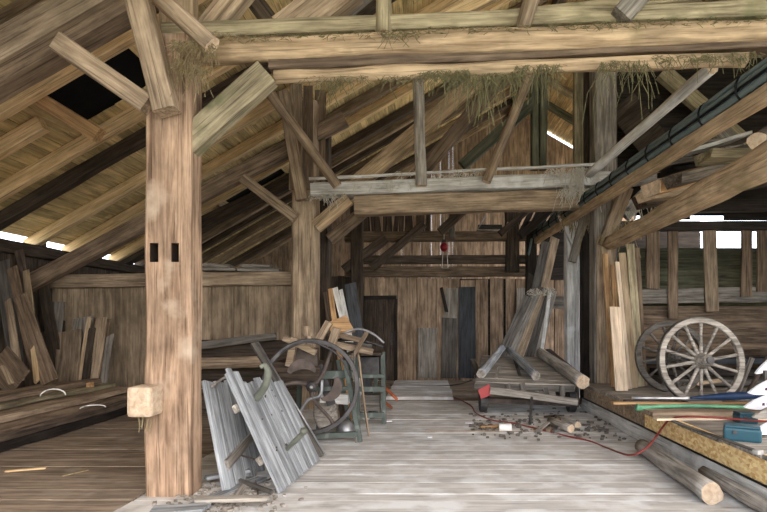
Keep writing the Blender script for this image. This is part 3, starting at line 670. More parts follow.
# smooth grey panel
def flat_panel():
    B1 = G(224,494,.02); B2 = G(262,468,.02); T1 = P(203,384,4.45); u = T1-B1; b = B2-B1
    e = empty('grey_panel', B1, 'smooth bluish grey plank panel leaning between the big post and the ribbed one', 'panel')
    x = u.normalized(); y = (b-x*b.dot(x)).normalized(); z = x.cross(y)
    W = b.length; sp = []
    for i in range(4):
        w = W/4; sp.append((w*i, b.dot(x)*(i+.5)/4, u.length*(1-.02*i)+b.dot(x)*(i+.5)/4, w-.004))
    boards('panel_boards', B1, x, y, sp, .03, 'bluegrey', kind=None, parent=e)
    nrm = z if z.y < 0 else -z
    def q(s, t, h): return B1+u*s+b*t+nrm*h
    member('batten', q(.22,.1,.03), q(.42,1.2,.03), .09, .03, 'grey', parent=e, hint=nrm)
    tube('bent_rod', smooth_path([q(.62,.75,.03), q(.72,.9,.1), q(.66,1.1,.12), q(.74,1.35,.1), q(.78,1.6,.08)]), .012, 'grey', parent=e)
    tube('bent_rod', smooth_path([q(.95,.1,.03), q(1.0,.3,.07), q(1.01,.5,.08)]), .012, 'grey', parent=e)
flat_panel()
log('stump', P(222,396,4.9), P(240,404,5.2), .06, .05, 'tan_old', 'short pale log end caught behind the two grey panels', 'log')
for i, (a, b, w, mt, lb) in enumerate([
    ((178,512),(262,478),.12,'bluegrey','long grey board lying on the floor at the foot of the panels'),
    ((150,511),(205,508),.20,'bluegrey','wide grey floor plank at the bottom edge beside the post foot'),
    ((196,500),(268,498),.07,'grey','thin grey slat lying across the debris at the bottom'),
    ((228,508),(246,484),.05,'grey','small splintered slat below the ribbed panel'),
    ((238,480),(272,492),.04,'darkgrey','short dark stick lying under the ribbed panel'),
    ((206,478),(250,470),.09,'bluegrey','short bluish board between the leaning panels')]):
    p0 = G(*a,.02+.025*(i % 3)); p1 = G(*b,.02+.03*(i % 3))
    member('plank', p0, p1, w, .025, mt, lb, 'plank', 'loose slats on the floor by the big post', hint=(0,0,1), uneven=.04, rough=.01)
tube('wire', smooth_path([G(258,495,.05), P(256,478,4.6), P(268,480,4.6), P(276,470,4.7), P(262,462,4.7), P(240,455,4.6)]), .008, 'rust', 'rusty bent wire hooked under the ribbed panel', 'wire')
bm = bmesh.new()
for i in range(240):
    px = R.gauss(225,26); py = R.gauss(497,9)
    if py < 478 or py > 520 or px < 150: continue
    s = R.uniform(.006,.02); c = G(px,py,.012); box_bm(bm, c, (s*R.uniform(1,3),s*1.5,s), 0, 0, Matrix.Rotation(R.random()*3,3,'Z'))
tag(link('debris_litter', bm, 'grey'), 'grey wood crumbs scattered round the foot of the big post', 'litter', kind='stuff')

# ------------------------------------------------------------------ chaff cutter with flywheel
cc = empty('chaff_cutter', G(312,440), 'old chaff cutter with a big iron flywheel on green painted legs', 'machine')
wc = P(311,386.5,5.85); r0 = .515
yaw = Matrix.Rotation(math.radians(14), 3, 'Z')
def wp(a, r, d=0): return wc + yaw @ Vector((math.cos(a)*r, d, math.sin(a)*r))
bm = bmesh.new(); rings = []
for i in range(56):
    a = 2*PI*i/56; rings.append([wp(a, r0-.022, -.03), wp(a, r0+.018, -.03), wp(a, r0+.026, -.015), wp(a, r0+.026, .015), wp(a, r0+.018, .03), wp(a, r0-.022, .03)])
loft(bm, rings, closed=True); fw = link('flywheel', bm, 'iron', cc, smooth=False)
for k in range(3):
    a0 = .5+2*PI*k/3
    pts = [wp(a0+.55*math.sin(t/8*PI*.55), .03+(r0-.04)*t/8) for t in range(9)]
    bm = bmesh.new(); tube_bm(bm, pts, [.03,.026,.024,.022,.02,.02,.02,.022,.024], 8); link('spoke', bm, 'rust', fw, smooth=True)
bm = bmesh.new(); tube_bm(bm, [wc+yaw@Vector((0,-.07,0)), wc+yaw@Vector((0,.09,0))], .055, 14); link('hub', bm, 'iron', fw, smooth=True)
bm = bmesh.new(); tube_bm(bm, [wc+yaw@Vector((0,-.1,0)), wc+yaw@Vector((0,.7,0))], .02, 10); link('axle', bm, 'iron_light', cc, smooth=True)
# curved knife guards on the wheel
for a0, nm in ((-.9, 'blade'), (1.3, 'blade')):
    bm = bmesh.new(); pts = []; rings = []
    for t in range(12):
        a = a0+t/11*1.25; ri = .16+.11*t/11; ro = ri+.10*math.sin(PI*(t+1)/13)+.02
        rings.append([wp(a, ri, -.052), wp(a, ro, -.052), wp(a, ro, -.036), wp(a, ri, -.036)])
    loft(bm, rings); link('blade', bm, 'rust', fw)
# timber/iron body behind the wheel
def rotbox(name, c, s, mat, e, ang=0, ax='Y', bev=.006): return boxo(name, c, s, mat, e, bev, Matrix.Rotation(math.radians(ang),3,ax))
rotbox('feed_box', P(304,370,6.5), (.55,.8,.22), 'darkbrown', cc, 6)
rotbox('mouth_frame', P(303,362,6.15), (.36,.08,.34), 'rust', cc, 0)
rotbox('press_arm', P(300,345,6.1), (.42,.09,.07), 'tan_old', cc, 25)
rotbox('press_arm', P(292,352,6.08), (.08,.09,.34), 'tan_old', cc, 12)
rotbox('side_plate', P(325,385,6.15), (.10,.05,.5), 'iron', cc, -18)
tube('rim_guard', smooth_path([P(266,372,5.75), P(283,352,5.75), P(310,342,5.75), P(338,355,5.75), P(350,376,5.75)]), .012, 'iron', parent=cc)
tube('crank_rod', smooth_path([P(300,412,5.85), P(308,400,5.85), P(320,395,5.85), P(322,380,5.85)]), .02, 'iron_light', parent=cc)
def bar(name, a, b, w, mat, e, d=None): return member(name, a, b, w, d or w, mat, parent=e, rough=.001, ch=.004)
bar('leg', G(360,442), P(345,360,6.1), .055, 'green_paint', cc)
bar('leg', G(318,436), P(322,372,6.4), .055, 'green_paint', cc)
bar('leg', G(298,430), P(300,372,6.3), .055, 'green_paint', cc)
bar('leg', G(350,428), P(338,360,6.9), .05, 'green_paint', cc)
bar('crossbar', P(312,436,6.05), P(358,434,6.05), .06, 'green_paint', cc)
bar('crossbar', P(314,389,6.1), P(352,388,6.1), .05, 'green_paint', cc)
bar('crossbar', P(322,375,6.1), P(352,374,6.1), .09, 'green_paint', cc, .05)
rotbox('gear_cover', P(335,398,6.25), (.34,.12,.12), 'whitish', cc, 4)
rotbox('guard_plate', P(347,372,6.0), (.05,.05,.28), 'green_paint', cc, -10)
bk = empty('bucket', G(345,433), 'upturned dull metal pot under the chaff cutter', 'pot')
bm = bmesh.new(); c = G(345,433); tube_bm(bm, [c+Vector((0,0,.0)), c+Vector((0,0,.03)), c+Vector((0,0,.12)), c+Vector((0,0,.17))], [.12,.125,.10,.04], 16); link('pot_body', bm, 'iron_light', bk, smooth=True)
sk = empty('sack', G(328,430), 'crumpled grey sack hanging behind the flywheel', 'sack')
bm = bmesh.new(); c = P(326,412,6.3)
bmesh.ops.create_icosphere(bm, subdivisions=3, radius=.17, matrix=Matrix.Translation(c) @ Matrix.Diagonal((.8,.7,1.5,1)))
for v in bm.verts: v.co += (v.co-c).normalized()*.05*noise.noise(v.co*9)
link('sack_body', bm, 'grey', sk, smooth=True)

# second green machine / stand
g2 = empty('green_stand', G(372,424), 'green painted machine stand right of the flywheel, loaded with old wood', 'stand')
for (bx, by, tx, ty) in ((384,424,383,352), (358,430,356,350), (376,416,376,352), (364,414,362,350)):
    bar('leg', G(bx,by), P(tx,ty,G(bx,by).y), .06, 'green_paint', g2)
bar('crossbar', P(358,415,6.9), P(384,415,7.0), .07, 'green_paint', g2, .04)
bar('crossbar', P(358,389,6.9), P(384,389,7.0), .07, 'green_paint', g2, .04)
bar('crossbar', P(358,376,6.9), P(384,376,7.0), .05, 'green_paint', g2, .04)
rotbox('gear_box', P(371,402,7.3), (.26,.2,.22), 'darkgrey', g2)
rotbox('motor', P(369,365,7.2), (.30,.3,.24), 'iron', g2)
rotbox('top_board', P(366,353,7.15), (.46,.5,.04), 'darkbrown', g2)
tube('curved_bar', smooth_path([P(340,335,6.9), P(358,329,6.9), P(373,334,6.9), P(384,343,6.9)]), .016, 'iron_light', parent=g2)
tube('curved_bar', smooth_path([P(335,340,6.9), P(355,340,6.9), P(372,343,6.9), P(383,347,6.9)]), .02, 'iron', parent=g2)
# wooden contraption on top
for i, (a, b, c_, d_, Y, w, dp, mt, lb) in enumerate([
    (319,339,329,322,6.6,7,.07,'tan_old','short tan stick with knobbed end standing on the machine'),
    (328,343,373,352,6.6,6,.06,'tan_old','long pale-brown bar lying across the machines'),
    (333,333,362,341,6.7,5,.05,'brown','thin brown bar lying across the top of the machine'),
    (352,358,367,332,6.5,4.5,.04,'brown','narrow brown slat crossing upright over the bars'),
    (331,345,337,328,6.5,8,.08,'tan_old','knobbed wooden block beside the yellow board'),
    (338,344,372,347,6.9,6,.05,'darkgrey','dark grey slat behind the crossing bars')]):
    fm('wooden_bar', a, b, c_, d_, Y, w, dp, mt, lb, 'bar', 'old wooden bars piled on the machines')
log('knob_peg', P(306,336,6.4), P(306,326,6.4), .045, .035, 'tan_old', 'round knobbed wooden peg on the flywheel machine', 'peg')
log('knob_peg', P(309,349,6.3), P(309,336,6.3), .05, .03, 'tan_old', 'second lower knobbed wooden peg above the flywheel', 'peg')
bm = bmesh.new(); pts = [P(329,322,6.95), P(346,315,6.95), P(355,332,6.95), P(331,336,6.95)]
loft(bm, [[p for p in pts], [p+Vector((0,.03,0)) for p in pts]]); tag(link('board', bm, 'orange_old'), 'yellow-tan four-sided board standing on top of the machine', 'board')
log('broom_handle', G(369,436), P(357,348,6.7), .012, .012, 'tan_old', 'thin pale handle leaning on the green stand down to the floor', 'handle')
log('broom_handle', G(356,443), P(354,350,6.3), .008, .008, 'grey', 'slender grey rod standing beside the flywheel', 'rod')
# framed panes leaning behind the machine
for i, (a, b, c_, d_, w, mt, lb) in enumerate([(336,330,330,289,5,'orange_old','thin orange-brown frame strip leaning behind the machine'), (345,330,335,288,6,'whitish','white frame strip leaning behind the machine'),
        (349,330,341,290,4,'whitish','narrow white strip beside the wider white one'), (357,330,350,284,12,'slate','dark slate board leaning behind the yellow board'), (332,335,326,292,6,'darkbrown','dark strip leaning left of the orange-brown one')]):
    t0 = P(c_,d_,8.6); b1 = P(a,b,8.2); dd = t0-b1; b0 = b1-dd*(b1.z/dd.z)
    member('frame_strip', b0, t0, w/F*8.2, .03, mt, lb, 'strip', 'strips and boards leaning behind the machine')
# orange handled tools
for i, (a, b, c_, d_, lb) in enumerate([(383,385,397,400,'upper orange tool handle sticking out right of the green stand'), (383,401,392,408,'lower orange tool handle sticking out right of the green stand')]):
    log('tool_handle', P(a,b,7.6), P(c_,d_,7.3) if i == 0 else G(c_,d_,.02), .018, .018, 'orange', lb, 'tool', cap='orange')
# small floor bits
for i, (a, b, s, mt, lb) in enumerate([(388,421,.07,'white','white paper scrap on the floor right of the green stand'), (430,437,.05,'white','small white chip on the middle of the floor'), (469,423,.06,'white','small white scrap on the floor left of the cart')]):
    c = G(a,b,.012); boxo('scrap', c, (s*1.4,s,.01), mt, None, .002, Matrix.Rotation(.5+i,3,'Z'), lb, 'scrap')
member('lath', G(426,431,.01), G(536,431,.01), .02, .01, 'tan_old', 'long thin pale lath lying on the floor before the cart', 'lath', hint=(0,0,1))
bk2 = member('wood_piece', G(480,427,.02), G(500,426,.02), .07, .04, 'orange_old', 'flat orange-tan offcut on the floor under the cart', 'offcut', hint=(0,0,1))
boxo('wood_piece', G(505,427,.05), (.16,.1,.09), 'whitish', None, .01, None, 'pale squarish wood block on the floor before the cart', 'block')

# ------------------------------------------------------------------ cart
ct = empty('cart', G(525,410), 'low grey flatbed cart with red triangle plate, loaded with logs', 'cart')
A0 = P(474,383,7.9); A1 = P(574,386,7.9); A2 = P(562,358,9.9); A3 = P(478,356,9.9)
x = (A1-A0).normalized(); y = (A3-A0); y = (y-x*y.dot(x)).normalized()
boards('cart_bed', A0, x, y, [(.2*i, .02+.035*i, 1.54+.012*i, .194) for i in range(10)], .05, 'grey', kind=None, parent=ct)
zn = x.cross(y)
member('bed_edge', A0-zn*.04-y*.02, A1-zn*.04-y*.02, .09, .05, 'darkgrey', parent=ct)
member('bed_rail', A0-zn*.09+x*.15, A0-zn*.09+x*.15+y*2, .09, .09, 'darkgrey', parent=ct, hint=(0,0,1))
member('bed_rail', A0-zn*.09+x*1.35, A0-zn*.09+x*1.35+y*2, .09, .09, 'darkgrey', parent=ct, hint=(0,0,1))
member('drawbar', P(490,390,7.5), P(577,402,7.5), .10, .08, 'grey', parent=ct)
member('axle_beam', P(484,400,8.0), P(578,404,8.0), .08, .1, 'rust', parent=ct)
bm = bmesh.new(); pts = [P(478,390,7.5), P(489,384,7.5), P(493,394,7.5), P(481,399,7.5)]; loft(bm, [pts, [p+Vector((0,.02,0)) for p in pts]]); link('red_plate', bm, 'red_paint', ct)['label'] = 'red triangular warning plate'
for (px, py, Y) in ((483,0,8.1), (571,0,8.1), (486,0,9.6), (560,0,9.6)):
    c = Vector(((px-CX)/F*Y, Y, .17)); bm = bmesh.new(); tube_bm(bm, [c-Vector((.06,0,0)), c-Vector((.05,0,0)), c+Vector((.05,0,0)), c+Vector((.06,0,0))], [.14,.17,.17,.14], 18); link('wheel', bm, 'iron', ct, smooth=False)
member('support_leg', G(530,425,.0), P(532,396,7.5), .035, .03, 'iron', parent=ct)
for i, (a, b) in enumerate([((522,383),(525,398)), ((545,388),(550,405)), ((508,384),(510,392)), ((562,386),(562,400))]): member('hanging_chain', P(*a,7.85), P(*b,7.8), .07, .04, 'darkgrey', parent=ct)
log('log', P(583,382,7.7), P(541,353,9.9), .105, .095, 'logbark', 'thick grey log with pale cut end, rightmost on the cart', 'log', 'logs lying on the cart')
log('log', P(536,376,7.95), P(509,350,9.9), .07, .065, 'bluegrey', 'thinner grey log in the middle of the cart', 'log', 'logs lying on the cart', cap='grey')
log('log', P(481,374,8.0), P(502,348,9.8), .07, .06, 'bluegrey', 'grey log slanting right on the left end of the cart', 'log', 'logs lying on the cart', cap='grey')
member('slab', P(520,376,8.3), P(512,352,9.8), .05, .02, 'darkgrey', 'dark slat between the logs on the cart', 'slat', hint=(0,0,1))
member('slab', P(575,372,8.3), P(548,350,10.0), .10, .04, 'darkbrown', 'dark board behind the rightmost log on the cart', 'board', hint=(0,0,1))
member('slab', P(496,378,8.1), P(500,362,9.4), .05, .02, 'grey', 'thin grey lath on the left of the cart bed', 'slat', hint=(0,0,1))
# boards leaning behind the cart
for i, (a, b, c_, d_, Y, w, mt, lb) in enumerate([
    (503,352,528,296,10.5,9,'darkgrey','darkest leftmost board leaning over the cart'),
    (511,352,536,294,10.55,9,'grey','second grey board from the left leaning over the cart'),
    (519,352,541,291,10.6,11,'tan_old','tan board in the middle of the fan over the cart'),
    (529,352,545,289,10.7,12,'darkgrey','dark wide board right of the middle of the fan'),
    (536,352,551,290,10.75,12,'grey','wide grey board at the right side of the fan'),
    (542,352,549.5,292,10.6,3.5,'whitish','pale thin strip at the right rim of the fan'),
    (524,345,546,242,11.3,9,'darkgrey','tall bluish board behind the fan, left one'),
    (531,345,555,238,11.4,9,'tan_old','tallest tan board behind the fan, right one'),
    (527,330,533,244,11.6,6,'darkbrown','tall dark board behind the bluish one at the cart'),
    ]):
    t0 = P(c_,d_,Y+.3); b1 = P(a,b,Y); dd = t0-b1; b0 = b1-dd*((b1.z-.02)/dd.z)
    member('board', b0, t0, w/F*Y, .03, mt, lb, 'board', 'boards leaning behind the cart', uneven=.05)
hay('straw_tuft', 'pale straw tuft on top of the fan of boards', [(528,292,553,290,10.5,90,.04,.15)], 'web')
for i, (a, b, s, lb) in enumerate([(571,429,.05,'short log with pale end on the floor at the right of the cart'), (578,425,.045,'second short log with pale end beside the first by the cart')]):
    p = G(a,b,.06); log('log', p, p+Vector((-.15,.5,.0)), s, s, 'grey', lb, 'log', 'short logs by the cart')
for i, (a, b, c_, d_, mt, lb) in enumerate([(548,431,559,419,'tan_old','bright slat end propped on the rubble before the cart'), (545,424,560,428,'darkgrey','dark stub on the rubble before the cart'), (538,430,548,422,'grey','grey stick on the rubble before the cart'), (545,417,560,416,'darkbrown','dark flat offcut under the cart drawbar')]):
    member('offcut', G(a,b,.02), G(c_,d_,.08), .05, .03, mt, lb, 'offcut', hint=(0,0,1), uneven=.02)
bm = bmesh.new()
for i in range(260):
    px = R.uniform(470,625); py = R.gauss(424,8)
    if py < 408 or py > 440: continue
    s = R.uniform(.008,.03); c = G(px,py,.01); box_bm(bm, c, (s*R.uniform(1,3),s*1.5,s), 0, 0, Matrix.Rotation(R.random()*3,3,'Z'))
tag(link('rubble', bm, 'darkgrey'), 'grey chips and dirt scattered under and beside the cart', 'litter', kind='stuff')

# ------------------------------------------------------------------ raised platform at right
PX = 2.49
pf = empty('platform', (PX, 5, 0), 'raised platform with chipboard front and grey sill along the right side', 'platform')
member('sill', Vector((PX+.13,1.6,.095)), Vector((PX+.13,8.35,.095)), .24, .19, 'whitish', parent=pf, hint=(0,0,1))
bm = bmesh.new(); box_bm(bm, (PX+.025, 3.65, .31), (.022, 4.6, .22)); link('chipboard_front', bm, 'osb', pf)
bm = bmesh.new(); box_bm(bm, (PX+.025, 7.1, .31), (.022, 2.3, .22)); link('chipboard_front', bm, 'tan_old', pf)
boards('platform_top', (PX, 1.6, .40), (1,0,0), (0,1,0), row(0, 7.2, .6, .004, 0, 4.05, ej=0), .035, 'grey', kind=None, parent=pf)
tube('black_edge', [Vector((PX+.0,1.6,.195)), Vector((PX+.0,8.3,.195))], .009, 'tie_black', parent=pf, n=6)
bm = bmesh.new(); box_bm(bm, (4.5, 5, .2), (3.6, 6.6, .34)); link('platform_core', bm, 'darkbrown', pf)

# wheels
def cart_wheel(c, r, rot, label, nsp, mt, hubf=True):
    e = empty('cart_wheel', c, label, 'wheel', 'old spoked cart wheels')
    mt3 = rot
    def q(a, rr, d): return c + mt3 @ Vector((math.cos(a)*rr, d, math.sin(a)*rr))
    bm = bmesh.new(); rings = []
    for i in range(64):
        a = 2*PI*i/64; ri = r-.075; ro = r-.012
        rings.append([q(a,ri,-.028), q(a,ri+.01,-.034), q(a,ro,-.034), q(a,ro,.034), q(a,ri+.01,.034), q(a,ri,.028)])
    loft(bm, rings, closed=True); link('felloe', bm, mt, e)
    bm = bmesh.new(); rings = []
    for i in range(64):
        a = 2*PI*i/64; rings.append([q(a,r-.012,-.03), q(a,r,-.03), q(a,r,.03), q(a,r-.012,.03)])
    loft(bm, rings, closed=True); link('iron_tyre', bm, 'darkgrey', e)
    for i in range(nsp):
        a = 2*PI*(i+.35)/nsp
        bm = bmesh.new(); tube_bm(bm, [q(a,.06,0), q(a,.15,0), q(a,r*.6,0), q(a,r-.07,0)], [.026,.022,.018,.022], 8); link('spoke', bm, mt, e, smooth=True)
    bm = bmesh.new(); ax = mt3 @ Vector((0,-1,0))
    tube_bm(bm, [c+ax*d for d in (-.12,-.1,-.03,.03,.10,.17,.18)], [.06,.075,.095,.095,.078,.06,.05], 20); hb = link('hub', bm, mt, e, smooth=True)
    bm = bmesh.new(); tube_bm(bm, [c+ax*.165, c+ax*.20], .045, 14); link('hub_bore', bm, 'iron', hb)
    return e
z1 = .44+.515
cart_wheel(Vector(((701-CX)/F*6.2, 6.2, z1-.02)), .53, Matrix.Rotation(math.radians(3),3,'Z') @ Matrix.Rotation(math.radians(-7),3,'X'), 'large grey spoked cart wheel leaning at the front on the platform', 14, 'grey')
cart_wheel(Vector(((671-CX)/F*7.3, 7.3, .425+.49)), .5, Matrix.Rotation(math.radians(-8),3,'X'), 'darker cart wheel half hidden behind the large one', 12, 'darkgrey')
# stuff behind the wheels
log('axle_pole', Vector((3.4,8.2,1.02)), Vector((6.0,8.3,1.0)), .05, .05, 'brown', 'long brown pole lying behind the cart wheels', 'pole')
for i, (x0, x1, z, Y, mt, lb) in enumerate([(3.5,5.9,.50,7.9,'darkgrey','dark grey plank low behind the cart wheels'), (3.6,6.0,.62,8.15,'black_old','blackish plank behind the cart wheels'), (3.3,5.8,.78,8.35,'slate','bluish dark plank on top behind the cart wheels')]):
    member('plank', Vector((x0,Y,z)), Vector((x1,Y+.1,z)), .4, .10, mt, lb, 'plank', 'dark planks stored behind the wheels', hint=(0,0,1))
for i, (a, b, c_, d_, Y, lb) in enumerate([(738,395,752,358,7.0,'leaning grey shaft right of the large wheel'), (745,398,775,345,7.3,'dark shaft crossing right of the large wheel'), (680,395,700,380,7.6,'pale stick behind the spokes of the large wheel'), (683,384,700,392,7.7,'second pale stick behind the lower spokes')]):
    log('shaft', P(a,b,Y), P(c_,d_,Y), .03, .03, ['grey','darkbrown','tan_old','grey'][i], lb, 'pole', cap='grey')
member('plank', P(697,384,7.5), P(722,380,7.5), .05, .03, 'pine_tan', 'tiny bright offcut seen between the wheel spokes', 'offcut')

# pale boards standing beside tall post
for i, (a, b, c_, d_, Y, w, mt, lb) in enumerate([
    (614,394,605,254,7.75,6,'orange_old','leftmost orange-tan plank leaning on the tall grey post'),
    (621,394,613,265,7.6,5,'orange_old','thin orange strip between the planks by the tall grey post'),
    (622,396,615,307,7.3,12,'plank_pale','short wide pale plank, foremost of the leaning planks'),
    (630,395,617,262,7.5,4.5,'plank_pale','slim pale lath rising behind the short wide plank'),
    (635,395,622,253,7.65,7,'pine_tan','tan plank right of the slim pale lath'),
    (641,394,630,244,7.8,8,'mossy','tall olive-yellow plank, second from the right of the leaning planks'),
    (645,394,637,248,7.85,5,'brown','rightmost narrow brown plank of the leaning planks')]):
    b1 = P(a,b,Y); t0 = P(c_,d_,Y+.3); dd = t0-b1; b0 = b1-dd*((b1.z-.43)/dd.z)
    member('plank', b0, t0, w/F*Y, .03, mt, lb, 'plank', 'sawn planks leaning by the tall grey post', rough=.002)
member('board', Vector((2.86,8.24,.43)), Vector((2.86,8.265,2.75)), .30, .035, 'tan_old', 'brown facing board on the lower part of the tall grey post', 'board')

# planks lying on the platform (across)
pl = [ # left px,py  right px,py , z, Y, w, t, mat, label
 ((612,403),(760,403),.445,6.0,.10,.03,'orange_old','brown-orange plank lying across the platform before the wheels'),
 ((648,413),(790,417),.45,5.62,.22,.05,'tan_old','wide dusty plank lying across the platform'),
 ((655,419),(790,424),.435,5.3,.09,.022,'plank_pale','pale thin lath along the front of the platform planks'),
 ((624,400.5),(770,394),.46,6.2,.05,.02,'slate','dark slate strip lying at the foot of the wheels'),
]
for (a, b, z, Y, w, t, mt, lb) in pl:
    p0 = G(*a, z); p1 = Vector((G(*b, z).x, p0.y+.02, z)); member('plank', p0, p1, w, t, mt, lb, 'plank', 'planks lying on the platform', hint=(0,0,1), rough=.003)
member('plank', G(673,421,.432), G(760,452,.432), .05, .012, 'darkgrey', 'thin dark strip lying towards the camera on the platform', 'strip', hint=(0,0,1))
gt = empty('green_tube', G(640,408,.47), 'bright green flattened tube lying across the platform', 'tube')
pts = [P(636,407,5.85), P(642,408,5.85), P(660,406.5,5.85), P(700,406,5.85), P(767,408,5.85), P(790,409,5.85)]
bm = bmesh.new(); tube_bm(bm, smooth_path(pts, 5), [.04]*4+[.032]*4+[.022]*18, 10); link('tube_body', bm, 'green_tube', gt, smooth=True)
bm = bmesh.new(); pts = smooth_path([P(690,398,5.98), P(710,397,5.96), P(735,396,5.9), P(775,394,5.8)], 6); tube_bm(bm, pts, [.01+.035*min(1, i/10) for i in range(len(pts))], 10)
tag(link('blue_tarp', bm, 'blue', None, None, True), 'long blue rolled tarp lying before the large wheel', 'tarp')
log('pipe', P(632,398,6.03), P(770,400,6.0), .018, .018, 'iron_light', 'thin light metal pipe lying at the foot of the wheels', 'pipe')
# teal cases with white pointed blades
def tool(loc, label, s, rz, tip):
    e = empty('teal_case', loc, label, 'tool case')
    rot = Matrix.Rotation(rz,3,'Z')
    boxo('case_body', Vector(loc)+rot@Vector((0,0,s[2]/2)), s, 'teal', e, .02, rot)
    boxo('case_lid', Vector(loc)+rot@Vector((0,0,s[2]+.008)), (s[0]*.94, s[1]*.9, .02), 'teal', e, .008, rot)
    boxo('clasp', Vector(loc)+rot@Vector((-s[0]*.2,-s[1]/2-.006,s[2]*.7)), (.03,.012,.03), 'iron', e, .003, rot)
    return e
tool(G(742,443,.42)+Vector((.06,.1,0)), 'teal plastic case nearest the platform edge at right', (.27,.17,.11), math.radians(-28), 0)
tool(G(743,424,.42)+Vector((.05,.05,0)), 'smaller teal plastic case behind the nearest one', (.17,.16,.09), math.radians(-5), 0)
def blade(px, py, Y, L, w, ang, label, mt='white', mark=True):
    c = P(px,py,Y); e = empty('pointed_blade', c, label, 'blade', 'white pointed blades at the right edge')
    d = Vector((math.cos(ang), 0, math.sin(ang))); u = Vector((-math.sin(ang), -.35, math.cos(ang))).normalized(); n = d.cross(u).normalized()
    out = []
    for (t, k) in ((0,0), (.12,.30), (.3,.62), (.55,.9), (.8,1), (1,1)): out.append((t, k))
    ring = [c+d*L*t+u*w*.5*k for t, k in out]+[c+d*L*t-u*w*.5*k for t, k in reversed(out[1:])]
    bm = bmesh.new(); loft(bm, [[p-n*.012 for p in ring], [p+n*.012 for p in ring]]); link('blade_plate', bm, mt, e)
    if mark:
        bm = bmesh.new(); s = -1 if (n.y > 0) else 1
        for k in range(4): box_bm(bm, c+d*L*(.50+.13*k)+n*s*.013, (.022,.004,.035), 0, 0)
        link('lettering', bm, 'ink', e)
blade(755,373.5,5.6,.35,.16,math.radians(30),'topmost white pointed blade at the right edge', mark=False)
blade(748,393,5.2,.36,.17,math.radians(16),'second white pointed blade with dark lettering')
blade(744,407,4.95,.36,.16,math.radians(12),'third white pointed blade with dark lettering, above the teal cases')
blade(752,417,4.75,.34,.15,math.radians(14),'grey-brown pointed blade between the white ones','grey', False)
blade(752,433,4.45,.34,.15,math.radians(16),'lowest white pointed blade over the nearest teal case')
member('support', Vector((3.45,5.3,.43)), Vector((3.5,5.35,.9)), .05, .05, 'darkgrey', 'short dark stake holding the white pointed blades', 'stake')
boxo('stone', G(758,452,.44)+Vector((0,0,.0)), (.07,.05,.035), 'stone', None, .01, Matrix.Rotation(.4,3,'Z'), 'small pale rock on the platform edge at right', 'stone')

# logs on the floor
log('log', G(712,494,.085)+Vector((0,0,0)), G(642,446,.08), .085, .075, 'logbark', 'thick bark log with pale sawn end on the floor by the platform', 'log', 'logs on the floor by the platform')
log('log', G(790,522,.06), G(712,480,.055)+Vector((.06,.25,0)), .06, .05, 'logbark', 'grey log tight against the sill at the lower right corner', 'log', 'logs on the floor by the platform', cap='grey')
log('log', G(655,447,.05)+Vector((.08,.1,0)), G(616,420,.05)+Vector((.1,0,0)), .055, .045, 'bluegrey', 'thin grey log behind the thick bark one at the sill', 'log', 'logs on the floor by the platform', cap='grey')
# red cable
z = .012
pts = [G(452,396,z), G(470,405,z), G(476,413,z), G(492,420,z), G(512,423,z), G(535,428,z), G(567,436,z), G(590,441,z), G(605,447,z), P(629,455,5.0), P(645,449,4.9), P(655,438,5.1), P(662,428,5.3), P(668,421,5.35), P(676,417.3,5.15), G(694,416.5,.49), G(720,418,.49), G(739,419.5,.49), G(775,422,.49)]
tube('extension_cable', smooth_path(pts), .010, 'red_cable', 'long red extension cable from the cart across floor onto the platform', 'cable')
tube('extension_cable', smooth_path([G(390,385,z+.05), G(415,386,z+.05), G(440,386,.07), G(460,384,.07), G(472,380,.07)]), .012, 'tie_black', 'thin black cable on the floor at the foot of the far wall', 'cable')

# ------------------------------------------------------------------ slab pile on the log beam at right
sl = [ # left px,py, right px,py, Y, width(depth), thickness px, mat, label
 ((650,189),(700,176),6.6,.3,13,'orange_old','short bright orange log end low in the slab pile','log'),
 ((673,180),(735,166),6.2,.3,12,'bark','dark slab with rounded bark edge at the front of the slab pile','slab'),
 ((703,158),(770,155),6.0,.28,10,'mossy','tan slab with cut end in the upper slab pile','slab'),
 ((655,168),(745,150),7.0,.4,4,'darkgrey','thin grey board fanning out at the top of the slab pile','slab'),
 ((662,160),(740,138),7.4,.4,4,'whitish','thin whitish board fanning out at the top of the slab pile','slab'),
 ((665,172),(760,165),7.2,.4,5,'black_old','dark board inside the slab pile','slab'),
 ((690,146),(750,140),7.6,.4,3,'grey','highest thin grey board of the slab pile','slab'),
 ((645,196),(690,190),6.9,.3,12,'tan_old','tan stub at the lower left of the slab pile','log'),
 ((640,176),(676,158),7.7,.2,9,'pine_tan','tan angled block behind the slab pile','slab'),
 ((640,202),(780,178),7.3,.35,12,'darkbrown','dark bearer timber under the slab pile','beam'),
]
for (a, b, Y, w, t, mt, lb, ct_) in sl:
    tt = t/F*Y
    member('slab' if ct_ == 'slab' else 'timber', P(*a,Y), P(*b,Y+.2), w, tt, mt, lb, ct_, 'slabs piled on the log beam', hint=(0,0,1), rough=.02, uneven=.08, cut='cutwood' if ct_ == 'log' else None)
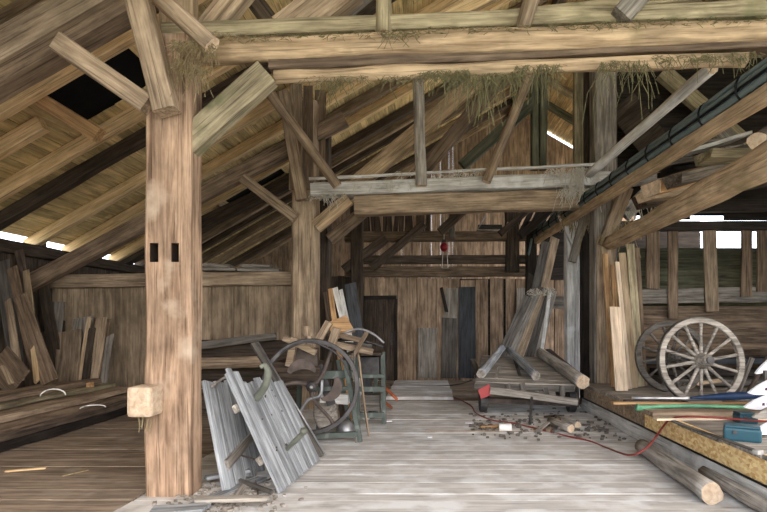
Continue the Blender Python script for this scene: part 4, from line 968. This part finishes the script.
log('log', P(757,141,5.2), P(790,120,7.2), .085, .085, 'bark', 'log with pale round cut end at the top right of the slab pile', 'log')
log('beam', Vector((5.1,3.5,2.62)), Vector((5.1,7.3,2.62)), .12, .12, 'brown', 'second log beam under the outer end of the slab pile', 'beam')

# ------------------------------------------------------------------ camera, light
cam = bpy.data.cameras.new('camera'); co = bpy.data.objects.new('camera', cam); C.objects.link(co)
co.location = (0,0,H); co.rotation_euler = (PI/2,0,0); cam.sensor_width = 36; cam.lens = F/767*36
cam.shift_x = (383.5-CX)/767; cam.shift_y = (CY-256)/767; cam.clip_start = .05; cam.clip_end = 300
bpy.context.scene.camera = co
w = bpy.data.worlds.new('world'); bpy.context.scene.world = w; w.use_nodes = True
nt = w.node_tree; bg = nt.nodes['Background']
sky = nt.nodes.new('ShaderNodeTexSky'); sky.sky_type = 'NISHITA'; sky.sun_disc = False; sky.sun_elevation = math.radians(38); sky.sun_rotation = math.radians(150); sky.air_density = 1; sky.dust_density = 6
mixn = nt.nodes.new('ShaderNodeMix'); mixn.data_type = 'RGBA'; mixn.inputs[0].default_value = .65; mixn.inputs[7].default_value = (.90, .97, 1.08, 1)
mul = nt.nodes.new('ShaderNodeVectorMath'); mul.operation = 'SCALE'; mul.inputs['Scale'].default_value = .1
nt.links.new(sky.outputs[0], mul.inputs[0]); nt.links.new(mul.outputs[0], mixn.inputs[6]); nt.links.new(mixn.outputs[2], bg.inputs[0])
bg.inputs[1].default_value = 3.2
sun = bpy.data.lights.new('sun', 'SUN'); sun.energy = 5; sun.angle = .03; sun.color = (1,.93,.82); so = bpy.data.objects.new('sun', sun); C.objects.link(so)
so.rotation_euler = (math.radians(-38), math.radians(22), 0)
sc = bpy.context.scene
sc.view_settings.view_transform = 'Standard'; sc.view_settings.look = 'None'; sc.view_settings.exposure = 1.12; sc.view_settings.gamma = 1; sc.view_settings.use_curve_mapping = False
sc.cycles.max_bounces = 10; sc.cycles.diffuse_bounces = 8; sc.cycles.use_denoising = True
